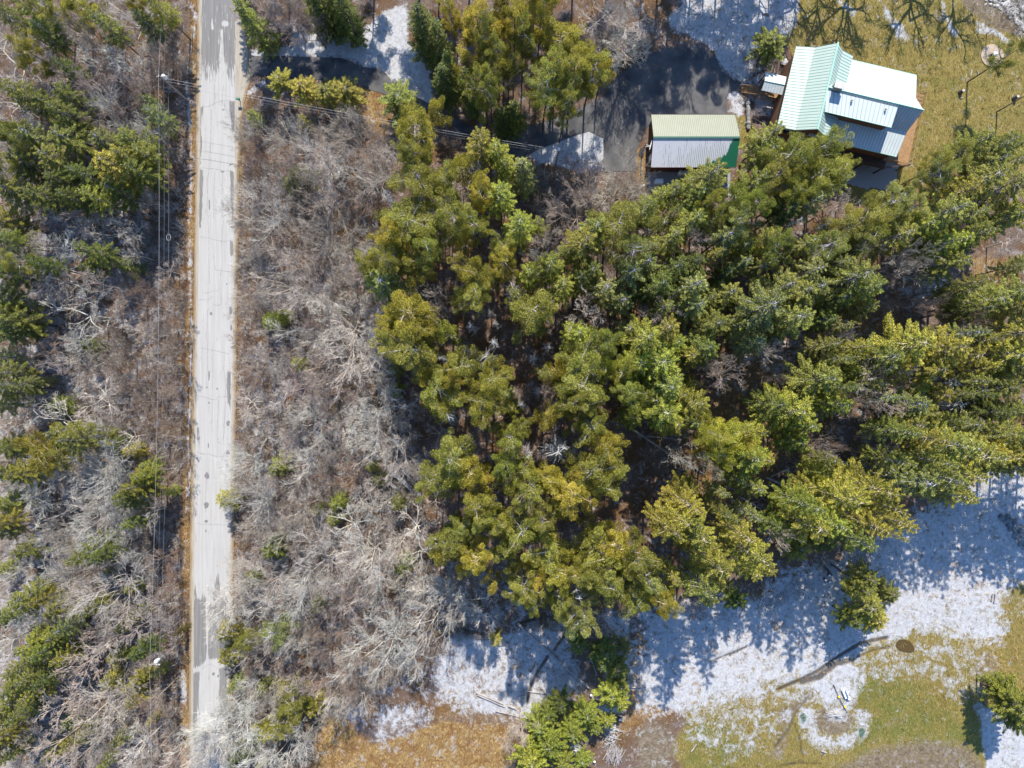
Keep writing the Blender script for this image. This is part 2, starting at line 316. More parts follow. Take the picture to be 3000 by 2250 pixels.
def build_ground():
    fine_x = np.arange(-92, 92.01, 0.3); fine_y = np.arange(-72, 80.01, 0.3)
    xs = np.concatenate([-92 - np.cumsum(np.linspace(1, 60, 14))[::-1], fine_x, 92 + np.cumsum(np.linspace(1, 60, 14))])
    ys = np.concatenate([-72 - np.cumsum(np.linspace(1, 60, 14))[::-1], fine_y, 80 + np.cumsum(np.linspace(1, 60, 14))])
    GX, GY = np.meshgrid(xs, ys); PX = GX / K + 1500; PY = 1125 - GY / K
    g = ground_masks(PX, PY)
    z = -0.03 - 0.16 * smooth_noise(GX, GY, 3.0, 1) * smooth_noise(GX, GY, 9.0, 2)
    z -= 0.18 * g['mud']
    road = (PX > roadx(ROAD_L, PY) - 14) & (PX < roadx(ROAD_R, PY) + 14)
    z = np.where(road | (soft(PX, PY, DRIVE, 10) > .02) | (g['pad'] > 0), -0.05, z)
    V = np.stack([GX, GY, z], -1).reshape(-1, 3)
    ny, nx = GX.shape; i = np.arange(nx * ny).reshape(ny, nx)
    F = np.stack([i[:-1, :-1], i[:-1, 1:], i[1:, 1:], i[1:, :-1]], -1).reshape(-1, 4)
    m, nt, b = nodes("ground_cover")
    fine = noise(nt, 9.0, 5, 0.75, dist=1.5); mid = noise(nt, 1.6, 5, 0.65, dist=0.8); big = noise(nt, 0.22, 4, 0.6)
    streak = noise(nt, 4.0, 4, 0.7, obj_vec(nt, (1.0, 0.35, 1.0), (0, 0, 0.5)), 2.0)
    litter = ramp(nt, fine, [(0.30, (0.045, 0.028, 0.016)), (0.48, (0.16, 0.085, 0.038)), (0.62, (0.27, 0.16, 0.075)), (0.75, (0.40, 0.30, 0.20))])
    litter2 = ramp(nt, fine, [(0.30, (0.07, 0.055, 0.045)), (0.5, (0.21, 0.15, 0.12)), (0.7, (0.36, 0.29, 0.25))])
    col = mixc(nt, ramp(nt, big, [(0.4, 0.0), (0.6, 1.0)]), litter, litter2)
    rus = noise(nt, 0.45, 5, 0.7, dist=0.8)
    goldc0 = ramp(nt, streak, [(0.28, (0.13, 0.065, 0.022)), (0.45, (0.30, 0.185, 0.07)), (0.6, (0.48, 0.34, 0.15)), (0.75, (0.66, 0.52, 0.29))])
    goldr = ramp(nt, streak, [(0.28, (0.11, 0.055, 0.024)), (0.5, (0.27, 0.14, 0.05)), (0.72, (0.46, 0.29, 0.12))])
    goldc = mixc(nt, ramp(nt, rus, [(0.40, 1.0), (0.58, 0.0)]), goldc0, goldr)
    ga = mth(nt, 'MULTIPLY_ADD', mth(nt, 'SUBTRACT', mid, 0.5), 1.4); nt.nodes[-1].inputs[2].default_value = 0
    def thr(name, amp, hard, src=None):
        v = mth(nt, 'ADD', attr(nt, name), mth(nt, 'MULTIPLY', mth(nt, 'SUBTRACT', src or mid, 0.5), amp))
        v = mth(nt, 'SUBTRACT', v, 0.5); v = mth(nt, 'MULTIPLY', v, hard); return mth(nt, 'ADD', v, 0.5, True)
    col = mixc(nt, thr('gold', 1.3, 3.0), col, goldc)
    lump0 = noise(nt, 0.4, 5, 0.7)
    lawn_o = ramp(nt, streak, [(0.3, (0.11, 0.078, 0.026)), (0.48, (0.27, 0.205, 0.057)), (0.68, (0.48, 0.37, 0.13))])
    lawn_g = ramp(nt, streak, [(0.3, (0.085, 0.095, 0.022)), (0.5, (0.18, 0.185, 0.040)), (0.7, (0.31, 0.285, 0.085))])
    lawnc = mixc(nt, mth(nt, 'ADD', mth(nt, 'MULTIPLY', attr(nt, 'green'), 0.75), mth(nt, 'MULTIPLY', mth(nt, 'SUBTRACT', lump0, 0.5), 3.2), True), lawn_o, lawn_g)
    col = mixc(nt, thr('lawn', 0.6, 4.0), col, lawnc)
    dirtc = ramp(nt, mid, [(0.3, (0.15, 0.11, 0.07)), (0.5, (0.25, 0.195, 0.13)), (0.7, (0.38, 0.32, 0.24))])
    col = mixc(nt, thr('dirt', 0.7, 3.0), col, dirtc)
    padc = ramp(nt, fine, [(0.3, (0.32, 0.33, 0.35)), (0.7, (0.52, 0.53, 0.55))])
    col = mixc(nt, thr('pad', 0.05, 6.0), col, padc)
    lump = noise(nt, 0.55, 4, 0.7, dist=0.6); sn_src = mth(nt, 'ADD', mth(nt, 'ADD', mth(nt, 'MULTIPLY', streak, 0.26), mth(nt, 'MULTIPLY', mid, 0.26)), mth(nt, 'MULTIPLY', lump, 0.48))
    snf = thr('snow', 4.6, 1.9, sn_src)
    snowc = ramp(nt, mth(nt, 'ADD', mth(nt, 'MULTIPLY', fine, 0.6), mth(nt, 'MULTIPLY', mid, 0.4)), [(0.30, (0.16, 0.14, 0.12)), (0.42, (0.42, 0.41, 0.40)), (0.52, (0.64, 0.64, 0.645)), (0.66, (0.74, 0.74, 0.75))])
    col = mixc(nt, snf, col, snowc)
    mudc = ramp(nt, fine, [(0.35, (0.030, 0.022, 0.014)), (0.65, (0.11, 0.08, 0.045))])
    col = mixc(nt, mth(nt, 'MULTIPLY', thr('mud', 2.8, 1.6, sn_src), 0.85), col, mudc)
    nt.links.new(col, b.inputs["Base Color"]); b.inputs["Roughness"].default_value = 0.9; b.inputs["Specular IOR Level"].default_value = 0.15
    hgt = mth(nt, 'ADD', mth(nt, 'MULTIPLY', fine, 0.6), mth(nt, 'MULTIPLY', streak, 0.6))
    bump(nt, b, hgt, 1.0, 0.32)
    me = mesh_np("ground", V, F, [m], attrs={k: v.ravel() for k, v in g.items()}, smooth=True)
    tag(link("ground", me), kind="structure")

def asphalt(name, light):
    m, nt, b = nodes(name)
    f = noise(nt, 14, 5, 0.7); st = noise(nt, 1.0, 4, 0.6, obj_vec(nt, (3.2, 0.12, 1)))
    st2 = noise(nt, 1.0, 5, 0.65, obj_vec(nt, (5.0, 0.35, 1)), 0.3); big = noise(nt, 0.35, 4, 0.6)
    if light:
        pale = mixc(nt, 0.5, ramp(nt, f, [(0.3, (0.365, 0.355, 0.335)), (0.7, (0.425, 0.415, 0.395))]), ramp(nt, st, [(0.35, (0.34, 0.33, 0.31)), (0.65, (0.46, 0.455, 0.435))]))
        dark = mixc(nt, 0.4, ramp(nt, f, [(0.3, (0.16, 0.155, 0.148)), (0.7, (0.215, 0.21, 0.20))]), ramp(nt, st, [(0.35, (0.135, 0.13, 0.127)), (0.65, (0.265, 0.257, 0.24))]))
        sand = ramp(nt, mth(nt, 'ADD', mth(nt, 'MULTIPLY', f, .5), mth(nt, 'MULTIPLY', st2, .5)), [(0.35, (0.25, 0.215, 0.165)), (0.65, (0.45, 0.41, 0.34))])
        d = mth(nt, 'ADD', attr(nt, 'dark'), mth(nt, 'MULTIPLY', mth(nt, 'SUBTRACT', st2, .5), 3.0))
        d = mth(nt, 'ADD', mth(nt, 'MULTIPLY', mth(nt, 'SUBTRACT', d, .5), 6.0), .5, True)
        col = mixc(nt, d, pale, dark)
        s = mth(nt, 'ADD', attr(nt, 'sand'), mth(nt, 'MULTIPLY', mth(nt, 'SUBTRACT', st2, .5), 1.2))
        s = mth(nt, 'ADD', mth(nt, 'MULTIPLY', mth(nt, 'SUBTRACT', s, .5), 4.0), .5, True)
        col = mixc(nt, s, col, sand)
        g = mth(nt, 'ADD', attr(nt, 'verge'), mth(nt, 'MULTIPLY', mth(nt, 'SUBTRACT', f, .5), 2.0))
        g = mth(nt, 'ADD', mth(nt, 'MULTIPLY', mth(nt, 'SUBTRACT', g, .5), 4.0), .5, True)
        col = mixc(nt, g, col, ramp(nt, f, [(0.3, (0.15, 0.10, 0.055)), (0.7, (0.36, 0.28, 0.17))]))
    else:
        col = mixc(nt, 0.5, ramp(nt, f, [(0.3, (0.045, 0.045, 0.05)), (0.7, (0.095, 0.095, 0.095))]), ramp(nt, big, [(0.35, (0.05, 0.05, 0.055)), (0.65, (0.20, 0.19, 0.175))]))
    nt.links.new(col, b.inputs["Base Color"]); b.inputs["Roughness"].default_value = 0.85; b.inputs["Specular IOR Level"].default_value = 0.2
    bump(nt, b, f, 0.3, 0.01)
    return m

def build_road():
    ys = np.concatenate([np.arange(-900, -60, 20), np.arange(-60, 2310, 5.0), np.arange(2310, 3200, 20)])
    t = np.linspace(0, 1, 64); YY, T = np.meshgrid(ys, t, indexing='ij')
    L = roadx(ROAD_L, YY) - 9; R = roadx(ROAD_R, YY) + 9; XX = L + (R - L) * T
    X, Y = XX, YY
    base_L = roadx(ROAD_L, YY); narrow = np.interp(YY, [-900, 0, 750, 1500, 2250, 3200], [700, 687, 681, 671, 657, 650])
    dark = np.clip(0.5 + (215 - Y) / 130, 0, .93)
    pale = soft(X, Y, [(648,88),(655,88),(655,160),(664,200),(672,250),(674,305),(640,300),(615,300),(612,250),(636,240),(644,200)], 5)
    pale = np.maximum(pale, soft(X, Y, [(619,88),(622,55),(627,88)], 2)); pale = np.maximum(pale, blob(X, Y, 659, 70, 10, 9))
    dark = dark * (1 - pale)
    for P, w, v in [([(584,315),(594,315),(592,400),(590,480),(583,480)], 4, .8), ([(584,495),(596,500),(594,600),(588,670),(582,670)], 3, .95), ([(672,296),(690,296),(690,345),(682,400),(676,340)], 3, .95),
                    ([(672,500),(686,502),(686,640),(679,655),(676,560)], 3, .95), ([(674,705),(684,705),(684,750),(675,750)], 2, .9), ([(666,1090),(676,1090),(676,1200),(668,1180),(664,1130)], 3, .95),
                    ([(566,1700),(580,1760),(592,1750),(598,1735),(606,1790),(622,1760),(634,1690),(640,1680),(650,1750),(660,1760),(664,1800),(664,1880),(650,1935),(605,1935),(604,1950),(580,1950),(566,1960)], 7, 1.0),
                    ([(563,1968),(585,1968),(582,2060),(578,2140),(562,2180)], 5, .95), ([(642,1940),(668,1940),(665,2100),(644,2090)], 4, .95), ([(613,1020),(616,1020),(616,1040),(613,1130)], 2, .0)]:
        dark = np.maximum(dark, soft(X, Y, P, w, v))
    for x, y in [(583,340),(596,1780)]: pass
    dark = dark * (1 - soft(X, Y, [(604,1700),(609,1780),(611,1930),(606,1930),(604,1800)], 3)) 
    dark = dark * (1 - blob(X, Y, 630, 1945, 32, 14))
    sand = np.clip(0.5 + (X - narrow - 4) / 14, 0, 1)
    sand = np.maximum(sand, np.clip(0.5 + (base_L + 4 - X) / 8, 0, 1))
    verge = np.maximum(np.clip(1 - (X - L) / 11, 0, 1), np.clip(1 - (R - X) / 11, 0, 1)) * (.55 + .9 * smooth_noise(X * K, Y * K, 1.6, 44))
    V = np.stack([(X - 1500) * K, (1125 - Y) * K, np.full(X.shape, 0.02) + 0.06 * (1 - (2 * T - 1) ** 2)], -1).reshape(-1, 3)
    ny, nx = X.shape; i = np.arange(nx * ny).reshape(ny, nx)
    F = np.stack([i[:-1, :-1], i[1:, :-1], i[1:, 1:], i[:-1, 1:]], -1).reshape(-1, 4)
    vs = [V]; fs4 = [F]; nb = len(V); polys = []
    def zroad(x, y):
        l = roadx(ROAD_L, y) - 9; r = roadx(ROAD_R, y) + 9; t = (x - l) / (r - l); return 0.026 + 0.06 * (1 - (2 * t - 1) ** 2)
    extra = []
    r_ = random.Random(3)
    # sealed cracks and tar patches
    def crack(pts, w=0.026):
        P = []
        for (x0, y0), (x1, y1) in zip(pts, pts[1:]):
            n = max(2, int(math.hypot(x1 - x0, y1 - y0) / 6))
            for k in range(n): P.append((x0 + (x1 - x0) * k / n + r_.uniform(-1.3, 1.3), y0 + (y1 - y0) * k / n + r_.uniform(-1.3, 1.3)))
        P.append(pts[-1])
        for a, b in zip(P, P[1:]):
            d = np.array([b[0] - a[0], b[1] - a[1]]); d /= max(1e-6, np.hypot(*d)); n = np.array([-d[1], d[0]]) * w / K * r_.uniform(.4, 1.1)
            q = [(a[0] - n[0], a[1] - n[1]), (b[0] - n[0], b[1] - n[1]), (b[0] + n[0], b[1] + n[1]), (a[0] + n[0], a[1] + n[1])]
            extra.append([((x - 1500) * K, (1125 - y) * K, float(zroad(x, y))) for x, y in q])
    for p in [[(588,315),(615,312),(640,298),(672,295)], [(630,245),(628,300),(622,310)], [(620,320),(618,400),(616,480),(610,520)], [(655,250),(651,310)], [(652,500),(650,600),(655,650),(650,720)],
              [(586,694),(620,700),(660,708),(684,703)], [(587,492),(620,494),(655,500),(680,503)], [(608,520),(612,700),(614,830)], [(628,750),(630,790),(682,797)], [(646,800),(646,850),(650,890),(640,895),(625,892)],
              [(584,880),(612,878),(622,868)], [(583,1020),(610,1022),(672,1037)], [(610,905),(606,980),(608,1022),(608,1080),(606,1130)], [(655,1070),(662,1130),(660,1200),(655,1290)], [(583,1160),(620,1170),(636,1170),(640,1163),(668,1162)],
              [(584,1260),(586,1330),(610,1330),(640,1337),(672,1338)], [(578,1325),(600,1329)], [(640,1170),(636,1290)], [(606,1395),(602,1480),(604,1500)], [(574,1534),(610,1536),(668,1538)], [(630,500),(628,560)],
              [(590,1960),(606,1948),(620,1945),(640,1960)], [(602,860),(640,850)], [(625,1000),(622,1240)], [(586,640),(600,640)], [(626,560),(628,640)]]:
        crack(p)
    def tar(cx, cy, rx, ry):
        n = 18; ph = r_.uniform(0, 6)
        extra.append([((cx + rx * math.cos(a) * (1 + .18 * math.sin(3 * a + ph)) - 1500) * K, (1125 - cy - ry * math.sin(a) * (1 + .15 * math.sin(2 * a + ph))) * K, float(zroad(cx, cy)) + .004) for a in [2 * math.pi * k / n for k in range(n)]])
    tars = [(619,919,4,5),(607,1135,2.8,2.8),(637,1139,2.8,2.8),(607,1393,7,9),(605,1480,7,10),(605,1527,5,4),(626,1974,4,5),(580,1265,3,16),(582,1284,4.5,6),(669,1240,5,8),(668,1325,5.5,6.5),(652,504,4.5,3),(665,832,2,2),(676,910,4.5,14),
            (613,1100,2.5,16),(613,1180,2.5,3),(611,1305,2,8),(655,322,4,2),(604,1555,2,4),(678,960,3,10),(640,1980,3,4),(622,2095,6,9),(614,600,2,18)]
    for a in tars: tar(*a)
    Vx = [V]; polys = []; n0 = len(V)
    Fl = [F]
    quads = [e for e in extra if len(e) == 4]; ng = [e for e in extra if len(e) != 4]
    q = np.array(quads).reshape(-1, 3); Vx.append(q); Fl.append(np.arange(len(q)).reshape(-1, 4)[:, ::-1] + n0); n0 += len(q)
    g = np.array(ng).reshape(-1, 3); Vx.append(g); Fl.append(np.arange(len(g)).reshape(-1, 18) + n0)
    VV = np.concatenate(Vx); ex = len(VV) - len(V); pad = lambda a: np.concatenate([a.ravel(), np.zeros(ex)])
    mi = np.concatenate([np.zeros(len(F)), np.ones(len(quads) + len(ng))])
    tarm = simple("crack_tar", (0.19, 0.185, 0.18), 0.8, 0.3, 4)
    me = mesh_np("road", VV, Fl, [asphalt("road_asphalt", True), tarm], mi, {'dark': pad(dark), 'sand': pad(sand), 'verge': pad(verge)}, False)
    tag(link("road", me), kind="structure")
    # driveway sheet
    bm = MB(); bm.poly([(*W(x, y)[:2], 0.012) for x, y in DRIVE])
    tag(bm.build("driveway", asphalt("driveway_asphalt", False)), kind="structure")

build_ground(); build_road()
pud = MB(); pud.poly([(*W(2652 + 27 * math.cos(a) * (1 + .08 * math.sin(3 * a)), 1893 + 20 * math.sin(a) * (1 + .1 * math.cos(2 * a)) + 6 * math.cos(a))[:2], 0.0) for a in [-2 * math.pi * k / 40 for k in range(40)]])
mm, nt_, b_ = nodes("muddy_water"); b_.inputs["Base Color"].default_value = (0.085, 0.055, 0.015, 1); b_.inputs["Roughness"].default_value = 0.12
bump(nt_, b_, noise(nt_, 3, 3), 0.05, 0.02)
tag(pud.build("puddle_water", mm), kind="structure")
# ------------------------------------------------------------------ the house
def seam_metal(name, c1, c2, rough=0.45):
    m, nt, b = nodes(name); n = noise(nt, 0.6, 4, 0.6)
    nt.links.new(ramp(nt, n, [(0.3, c1), (0.7, c2)]), b.inputs["Base Color"]); b.inputs["Roughness"].default_value = rough
    b.inputs["Specular IOR Level"].default_value = 0.5
    return m
M['mint'] = seam_metal("mint_metal", (0.42, 0.52, 0.445), (0.47, 0.56, 0.485))
M['frost_mint'] = seam_metal("frosted_mint_metal", (0.52, 0.57, 0.56), (0.59, 0.64, 0.625), 0.6)
M['mint_trim'] = seam_metal("mint_trim", (0.33, 0.58, 0.46), (0.38, 0.63, 0.50))
M['seam'] = simple("roof_seam", (0.10, 0.22, 0.17), 0.5, 0.1)
M['seam_pale'] = simple("roof_seam_pale", (0.22, 0.32, 0.33), 0.5, 0.1)
M['shingle'] = simple("cedar_shingles", (0.20, 0.10, 0.055), 0.85, 0.35, 5)
M['deckwood'] = simple("new_deck_wood", (0.30, 0.175, 0.08), 0.7, 0.3, 4)
M['darkwood'] = simple("weathered_wood", (0.09, 0.06, 0.045), 0.8, 0.3, 4)
M['stone'] = simple("grey_stone", (0.30, 0.29, 0.27), 0.9, 0.4, 2.5)
M['concrete'] = simple("pale_concrete", (0.50, 0.49, 0.46), 0.9, 0.2, 3)
M['white'] = simple("white_paint", (0.80, 0.80, 0.78), 0.5, 0.05)
M['black'] = simple("black_metal", (0.02, 0.02, 0.022), 0.5, 0.1)
M['glass'] = simple("window_glass", (0.03, 0.04, 0.05), 0.1, 0.1, bs=0)

def lerp(a, b, t): return a + (b - a) * t
class Local:
    """house frame: a along the long ridge, b across it (towards the pond side)"""
    def __init__(s, px, py, h, ang):
        o = W(px, py, h); s.o = o[:2]; s.a = np.array([math.cos(ang), math.sin(ang)]); s.b = np.array([math.sin(ang), -math.cos(ang)])
    def __call__(s, a, b, z): p = s.o + s.a * a + s.b * b; return (p[0], p[1], z)

HS = empty("house", tuple(W(2560, 400)), 0.0)
tag(HS, "mint metal roofed house with two crossing gable roofs and a wooden deck on the lawn", "house")
HO = Vector(HS.location)
def hp(mb, name, m, parent=None, smooth=False):
    o = mb.build(name, m, None, smooth); p = parent or HS
    for v in o.data.vertices: v.co -= HO
    o.parent = p
    return o
H = Local(2424, 256, 9.2, math.radians(-13.4))
PB = [(-6.8, 5.65), (-2.76, 6.8), (0, 9.2), (2.43, 6.72), (6.0, 5.8)]
PA = [(-5.05, 6.35), (-2.44, 6.95), (0, 9.2), (1.5, 7.75), (3.4, 7.15)]
def roof_strip(mb, q0, q1, q2, q3, th=0.14):
    """one sloping slab, corners counter clockwise seen from above"""
    lo = [(p[0], p[1], p[2] - th) for p in (q0, q1, q2, q3)]; mb.hexa(lo, [q0, q1, q2, q3])
def seams(mb, e0, e1, f0, f1, n, h=0.05, w=0.025):
    """raised seams running from edge e (top) to edge f (bottom)"""
    for k in range(n + 1):
        t = k / n; a = np.array(lerp(np.array(e0), np.array(e1), t)); b = np.array(lerp(np.array(f0), np.array(f1), t))
        d = b - a; s = np.cross(d, [0, 0, 1]); s = s / np.linalg.norm(s) * w; up = np.array([0, 0, h])
        if k == 0: a = a + (np.array(e1) - e0) * .004; b = b + (np.array(f1) - f0) * .004
        mb.hexa([a - s, b - s, b + s, a + s], [a - s + up, b - s + up, b + s + up, a + s + up])
# long wing
LB = 14.55
def stripB(i, a0, a1, dz=0.0): (b0, z0), (b1, z1) = PB[i], PB[i + 1]; return [H(a0, b0, z0 + dz), H(a1, b0, z0 + dz), H(a1, b1, z1 + dz), H(a0, b1, z1 + dz)]
ends = {0: 14.05, 1: 14.2, 2: 14.55, 3: 14.1, 4: 13.9}
nroof = MB(); nse = MB(); sroof = MB(); sse = MB()
for i in range(4):
    (b0, z0), (b1, z1) = PB[i], PB[i + 1]; A = 0.05
    q = [H(A, b1, z1), H(ends[i + 1], b1, z1), H(ends[i], b0, z0), H(A, b0, z0)]
    roof_strip(nroof if i < 2 else sroof, *q)
    top, bot = ((q[0], q[1]), (q[3], q[2])) if i < 2 else ((q[3], q[2]), (q[0], q[1]))
    seams(nse if i < 2 else sse, top[0], top[1], bot[0], bot[1], 30, 0.045, 0.015 if i < 2 else 0.02)
R1 = hp(nroof, "roof", M['frost_mint']); R1["label"] = "wide pale mint roof slope shining in the sun"
hp(nse, "seams", M['frost_mint'], R1)
R2 = hp(sroof, "roof", M['frost_mint']); R2["label"] = "shaded lower slope of the long roof with a sunlit corner"; hp(sse, "seams", M['seam_pale'], R2)
rc = MB(); rc.tube([H(0.0, 0, 9.26), H(LB + .05, 0, 9.26)], 0.13, 6); hp(rc, "ridge_cap", M['mint_trim'], R1)
for (b, z, e, R_) in ((-6.84, 5.6, ends[0], R1), (6.05, 5.74, ends[4], R2)): ev = MB(); ev.tube([H(0.1 if b < 0 else 2, b, z), H(e, b, z)], 0.08, 6); hp(ev, "gutter", M['mint_trim'], R_)
# cross wing
aroof = MB(); ase = MB(); b0w, b1w = -6.5, 6.1
for i in range(4):
    (a0, z0), (a1, z1) = PA[i], PA[i + 1]
    g0 = 0.25 * (1 - abs(a0) / 5); g1 = 0.25 * (1 - abs(a1) / 5)
    q = [H(a0, b1w + g0, z0), H(a1, b1w + g1, z1), H(a1, b0w - g1, z1), H(a0, b0w - g0, z0)]
    roof_strip(aroof, *q)
    if i < 2: seams(ase, q[1], q[2], q[0], q[3], 28, 0.03, 0.015)
    else: seams(ase, q[0], q[3], q[1], q[2], 28, 0.03, 0.015)
R3 = hp(aroof, "roof", M['mint']); R3["label"] = "mint green standing seam roof of the cross wing"; hp(ase, "seams", M['seam'], R3)
rc = MB(); rc.tube([H(0, b1w + .3, 9.27), H(0, b0w - .3, 9.27)], 0.15, 6); hp(rc, "ridge_cap", M['mint_trim'], R3)
# walls
wl_ = MB()
def prismwall(mb, prof, alongA, s0, s1, ins, drop=0.22):
    pts = [(p, z - drop) for p, z in prof]; pts[0] = (pts[0][0] + ins, pts[0][1]); pts[-1] = (pts[-1][0] - ins, pts[-1][1])
    ring = [(pts[0][0], -0.3)] + pts + [(pts[-1][0], -0.3)]
    if alongA: A = [H(s0, p, z) for p, z in ring]; B = [H(s1, p, z) for p, z in ring]
    else: A = [H(p, s0, z) for p, z in ring]; B = [H(p, s1, z) for p, z in ring]
    mb.hexa(A, B)
prismwall(wl_, PB, True, 0.3, 13.5, 0.5); wA = MB(); prismwall(wA, PA, False, b0w + .45, b1w - .45, 0.45)
hp(wl_, "wall", M['shingle']); hp(wA, "wall", M['shingle'])
for a, b, z, sx in [(-3.2, 5.68, 4.6, 1.1), (-1.0, 5.68, 4.6, 1.1), (-3.2, 5.68, 1.6, 1.1), (-0.9, 5.68, 1.6, 1.1)]:
    f = MB(); c = H(a, b, z); f.box(c, (sx + .2, .08, 1.5), math.radians(-13.4)); fo = hp(f, "window", M['white'])
    g = MB(); g.box(H(a, b + .05, z), (sx, .04, 1.3), math.radians(-13.4)); hp(g, "pane", M['glass'], fo)
for a in (2.6, 4.9, 7.2, 9.5, 11.8):
    f = MB(); f.box(H(a, 5.52, 1.7), (1.3, .08, 1.7), math.radians(-13.4)); fo = hp(f, "window", M['white'])
    g = MB(); g.box(H(a, 5.57, 1.7), (1.1, .04, 1.5), math.radians(-13.4)); hp(g, "pane", M['glass'], fo)
# dormer on the shaded slope
def HW(px, py, h): return tuple(W(px, py, h))
d = [HW(2419, 263, 9.12), HW(2630, 315, 9.12), HW(2611, 374, 8.7), HW(2416, 327, 8.7)]
dm = MB(); roof_strip(dm, d[3], d[2], d[1], d[0], .12); ds = MB(); seams(ds, d[0], d[1], d[3], d[2], 17, .05, .018)
D = hp(dm, "dormer", M['frost_mint']); D["label"] = "long shallow sunlit dormer roof with thin seams"; hp(ds, "seams", M['seam_pale'], D)
df = MB(); e = 0.5; f0 = np.array(d[3]); f1 = np.array(d[2]); up = (np.array(d[0]) - f0); up = up / np.linalg.norm(up)
p0 = f0 + up * .35; p1 = f1 + up * .35; q0 = f0 + up * 1.2; q1 = f1 + up * 1.2; q0 = q0 + (q1 - q0) * .03; p0 = p0 + (p1 - p0) * .03; q1 = q1 - (q1 - q0) * .03; p1 = p1 - (p1 - p0) * .03
df.hexa([(*p0[:2], 6.0), (*p1[:2], 6.0), (*q1[:2], 6.0), (*q0[:2], 6.0)], [(*p0[:2], p0[2] - .14), (*p1[:2], p1[2] - .14), (*q1[:2], q1[2] - .14), (*q0[:2], q0[2] - .14)])
hp(df, "dormer_wall", M['shingle'], D)
tr = MB(); tr.tube([d[3], d[2]], .06, 6); hp(tr, "gutter", M['mint_trim'], D)
for px, py in ((2496, 294), (2595, 320)):
    c = W(px, py, 9.2); v = MB(); v.tube([(c[0], c[1], 8.3), (c[0], c[1], 9.25)], 0.07, 8); v.tube([(c[0], c[1], 9.25), (c[0], c[1], 9.5)], [.17, .12], 10); hp(v, "roof_vent", M['concrete'])
# chimney
c0 = W(2461, 249, 10.4); ch = MB(); ch.box((c0[0], c0[1], 9.1), (1.25, 0.75, 2.4), math.radians(-13.4)); CH = hp(ch, "chimney", M['stone']); CH["label"] = "grey stone chimney casting a blue shadow on the dormer"
ct = MB(); ct.box((c0[0], c0[1], 10.36), (1.5, 0.98, 0.14), math.radians(-13.4)); hp(ct, "chimney_cap", M['concrete'], CH)
# entry porch
pz = [HW(2243, 210, 3.5), HW(2304, 225, 3.5), HW(2299, 249, 4.0), HW(2240, 237, 4.0)]
p2 = [HW(2240, 237, 4.0), HW(2299, 249, 4.0), HW(2291, 278, 3.45), HW(2231, 264, 3.45)]
pr = MB(); roof_strip(pr, pz[3], pz[2], pz[1], pz[0], .1); roof_strip(pr, p2[3], p2[2], p2[1], p2[0], .1)
ps = MB(); seams(ps, pz[3], pz[2], pz[0], pz[1], 7, .05, .015); seams(ps, p2[0], p2[1], p2[3], p2[2], 7, .05, .015)
PO = hp(pr, "porch_roof", M['frost_mint']); hp(ps, "seams", M['seam_pale'], PO)
rr = MB(); rr.tube([pz[3], pz[2]], .08, 6); hp(rr, "ridge_cap", M['mint_trim'], PO)
pw = MB()
for px, py in ((2232, 262), (2244, 216), (2286, 276)): c = W(px, py, 3.4); pw.box((c[0], c[1], 1.65), (.16, .16, 3.3), math.radians(-13.4))
hp(pw, "porch_post", M['darkwood'])
fl = MB(); f = [HW(2228, 276, 1.0), HW(2280, 289, 1.0), HW(2293, 236, 1.0), HW(2245, 224, 1.0)]; roof_strip(fl, *f, th=.15); hp(fl, "porch_floor", M['deckwood'])
for k, (a, b) in enumerate([((2226, 277), (2222, 289)), ((2222, 289), (2240, 293)), ((2262, 292), (2282, 292))]): pass
rl = MB()
for a, b in [((2221, 284, 1.9), (2229, 262, 1.9)), ((2221, 284, 1.9), (2283, 294, 1.9)), ((2221, 285, 1.3), (2283, 295, 1.3))]: rl.tube([HW(*a), HW(*b)], .05, 5)
for t in np.linspace(0, 1, 22): x = 2221 + 62 * t; y = 284 + 10 * t; c = W(x, y, 1.9); rl.tube([(c[0], c[1], 1), (c[0], c[1], 1.9)], .025, 4)
hp(rl, "railing", M['deckwood'])
st_ = MB()
for k in range(9):
    c = W(2217 - k * 5.2, 264 - k * .7, .9 - .09 * k); st_.box((c[0], c[1], .9 - .1 * k), (.3, 1.25, .06), math.radians(-8))
ss = hp(st_, "stairs", M['deckwood'])
sr = MB()
for y0 in (-11, 12):
    sr.tube([HW(2219, 264 + y0, 1.9), HW(2172, 258 + y0, 1.0)], .05, 5)
    for t in np.linspace(0, 1, 11): c = W(2219 - 47 * t, 264 + y0 - 6 * t, 1.9 - .9 * t); sr.tube([(c[0], c[1], .1), tuple(c)], .03, 4)
hp(sr, "railing", M['deckwood'], ss)
# decks: sunny gable end, and a thin one along the shaded eave
dk = MB(); q = [H(13.3, 5.8, 2.9), H(17.3, 5.8, 2.9), H(17.1, -5.7, 2.9), H(13.3, -5.7, 2.9)]; roof_strip(dk, *q, th=.2)
for a, b in ((17.1, 5.6), (16.9, -5.5), (17.0, 0)): c = H(a, b, 0); dk.box((c[0], c[1], 1.35), (.2, .2, 2.7), 0)
DK = hp(dk, "deck", M['deckwood']); DK["label"] = "orange wooden deck beside the gable end"
rl = MB(); P = [(13.6, -5.7), (17.1, -5.7), (17.3, 5.8), (13.6, 5.8)]
for (a, b), (c, e) in zip(P, P[1:]):
    for z in (3.9, 3.35): rl.tube([H(a, b, z), H(c, e, z)], .05 if z > 3.5 else .03, 5)
    n = int(math.hypot(c - a, e - b) / .35)
    for k in range(n + 1): t = k / n; p = H(a + (c - a) * t, b + (e - b) * t, 3.4); rl.tube([(p[0], p[1], 2.9), (p[0], p[1], 3.9)], .022 if k % 5 else .05, 4)
hp(rl, "railing", M['deckwood'], DK)
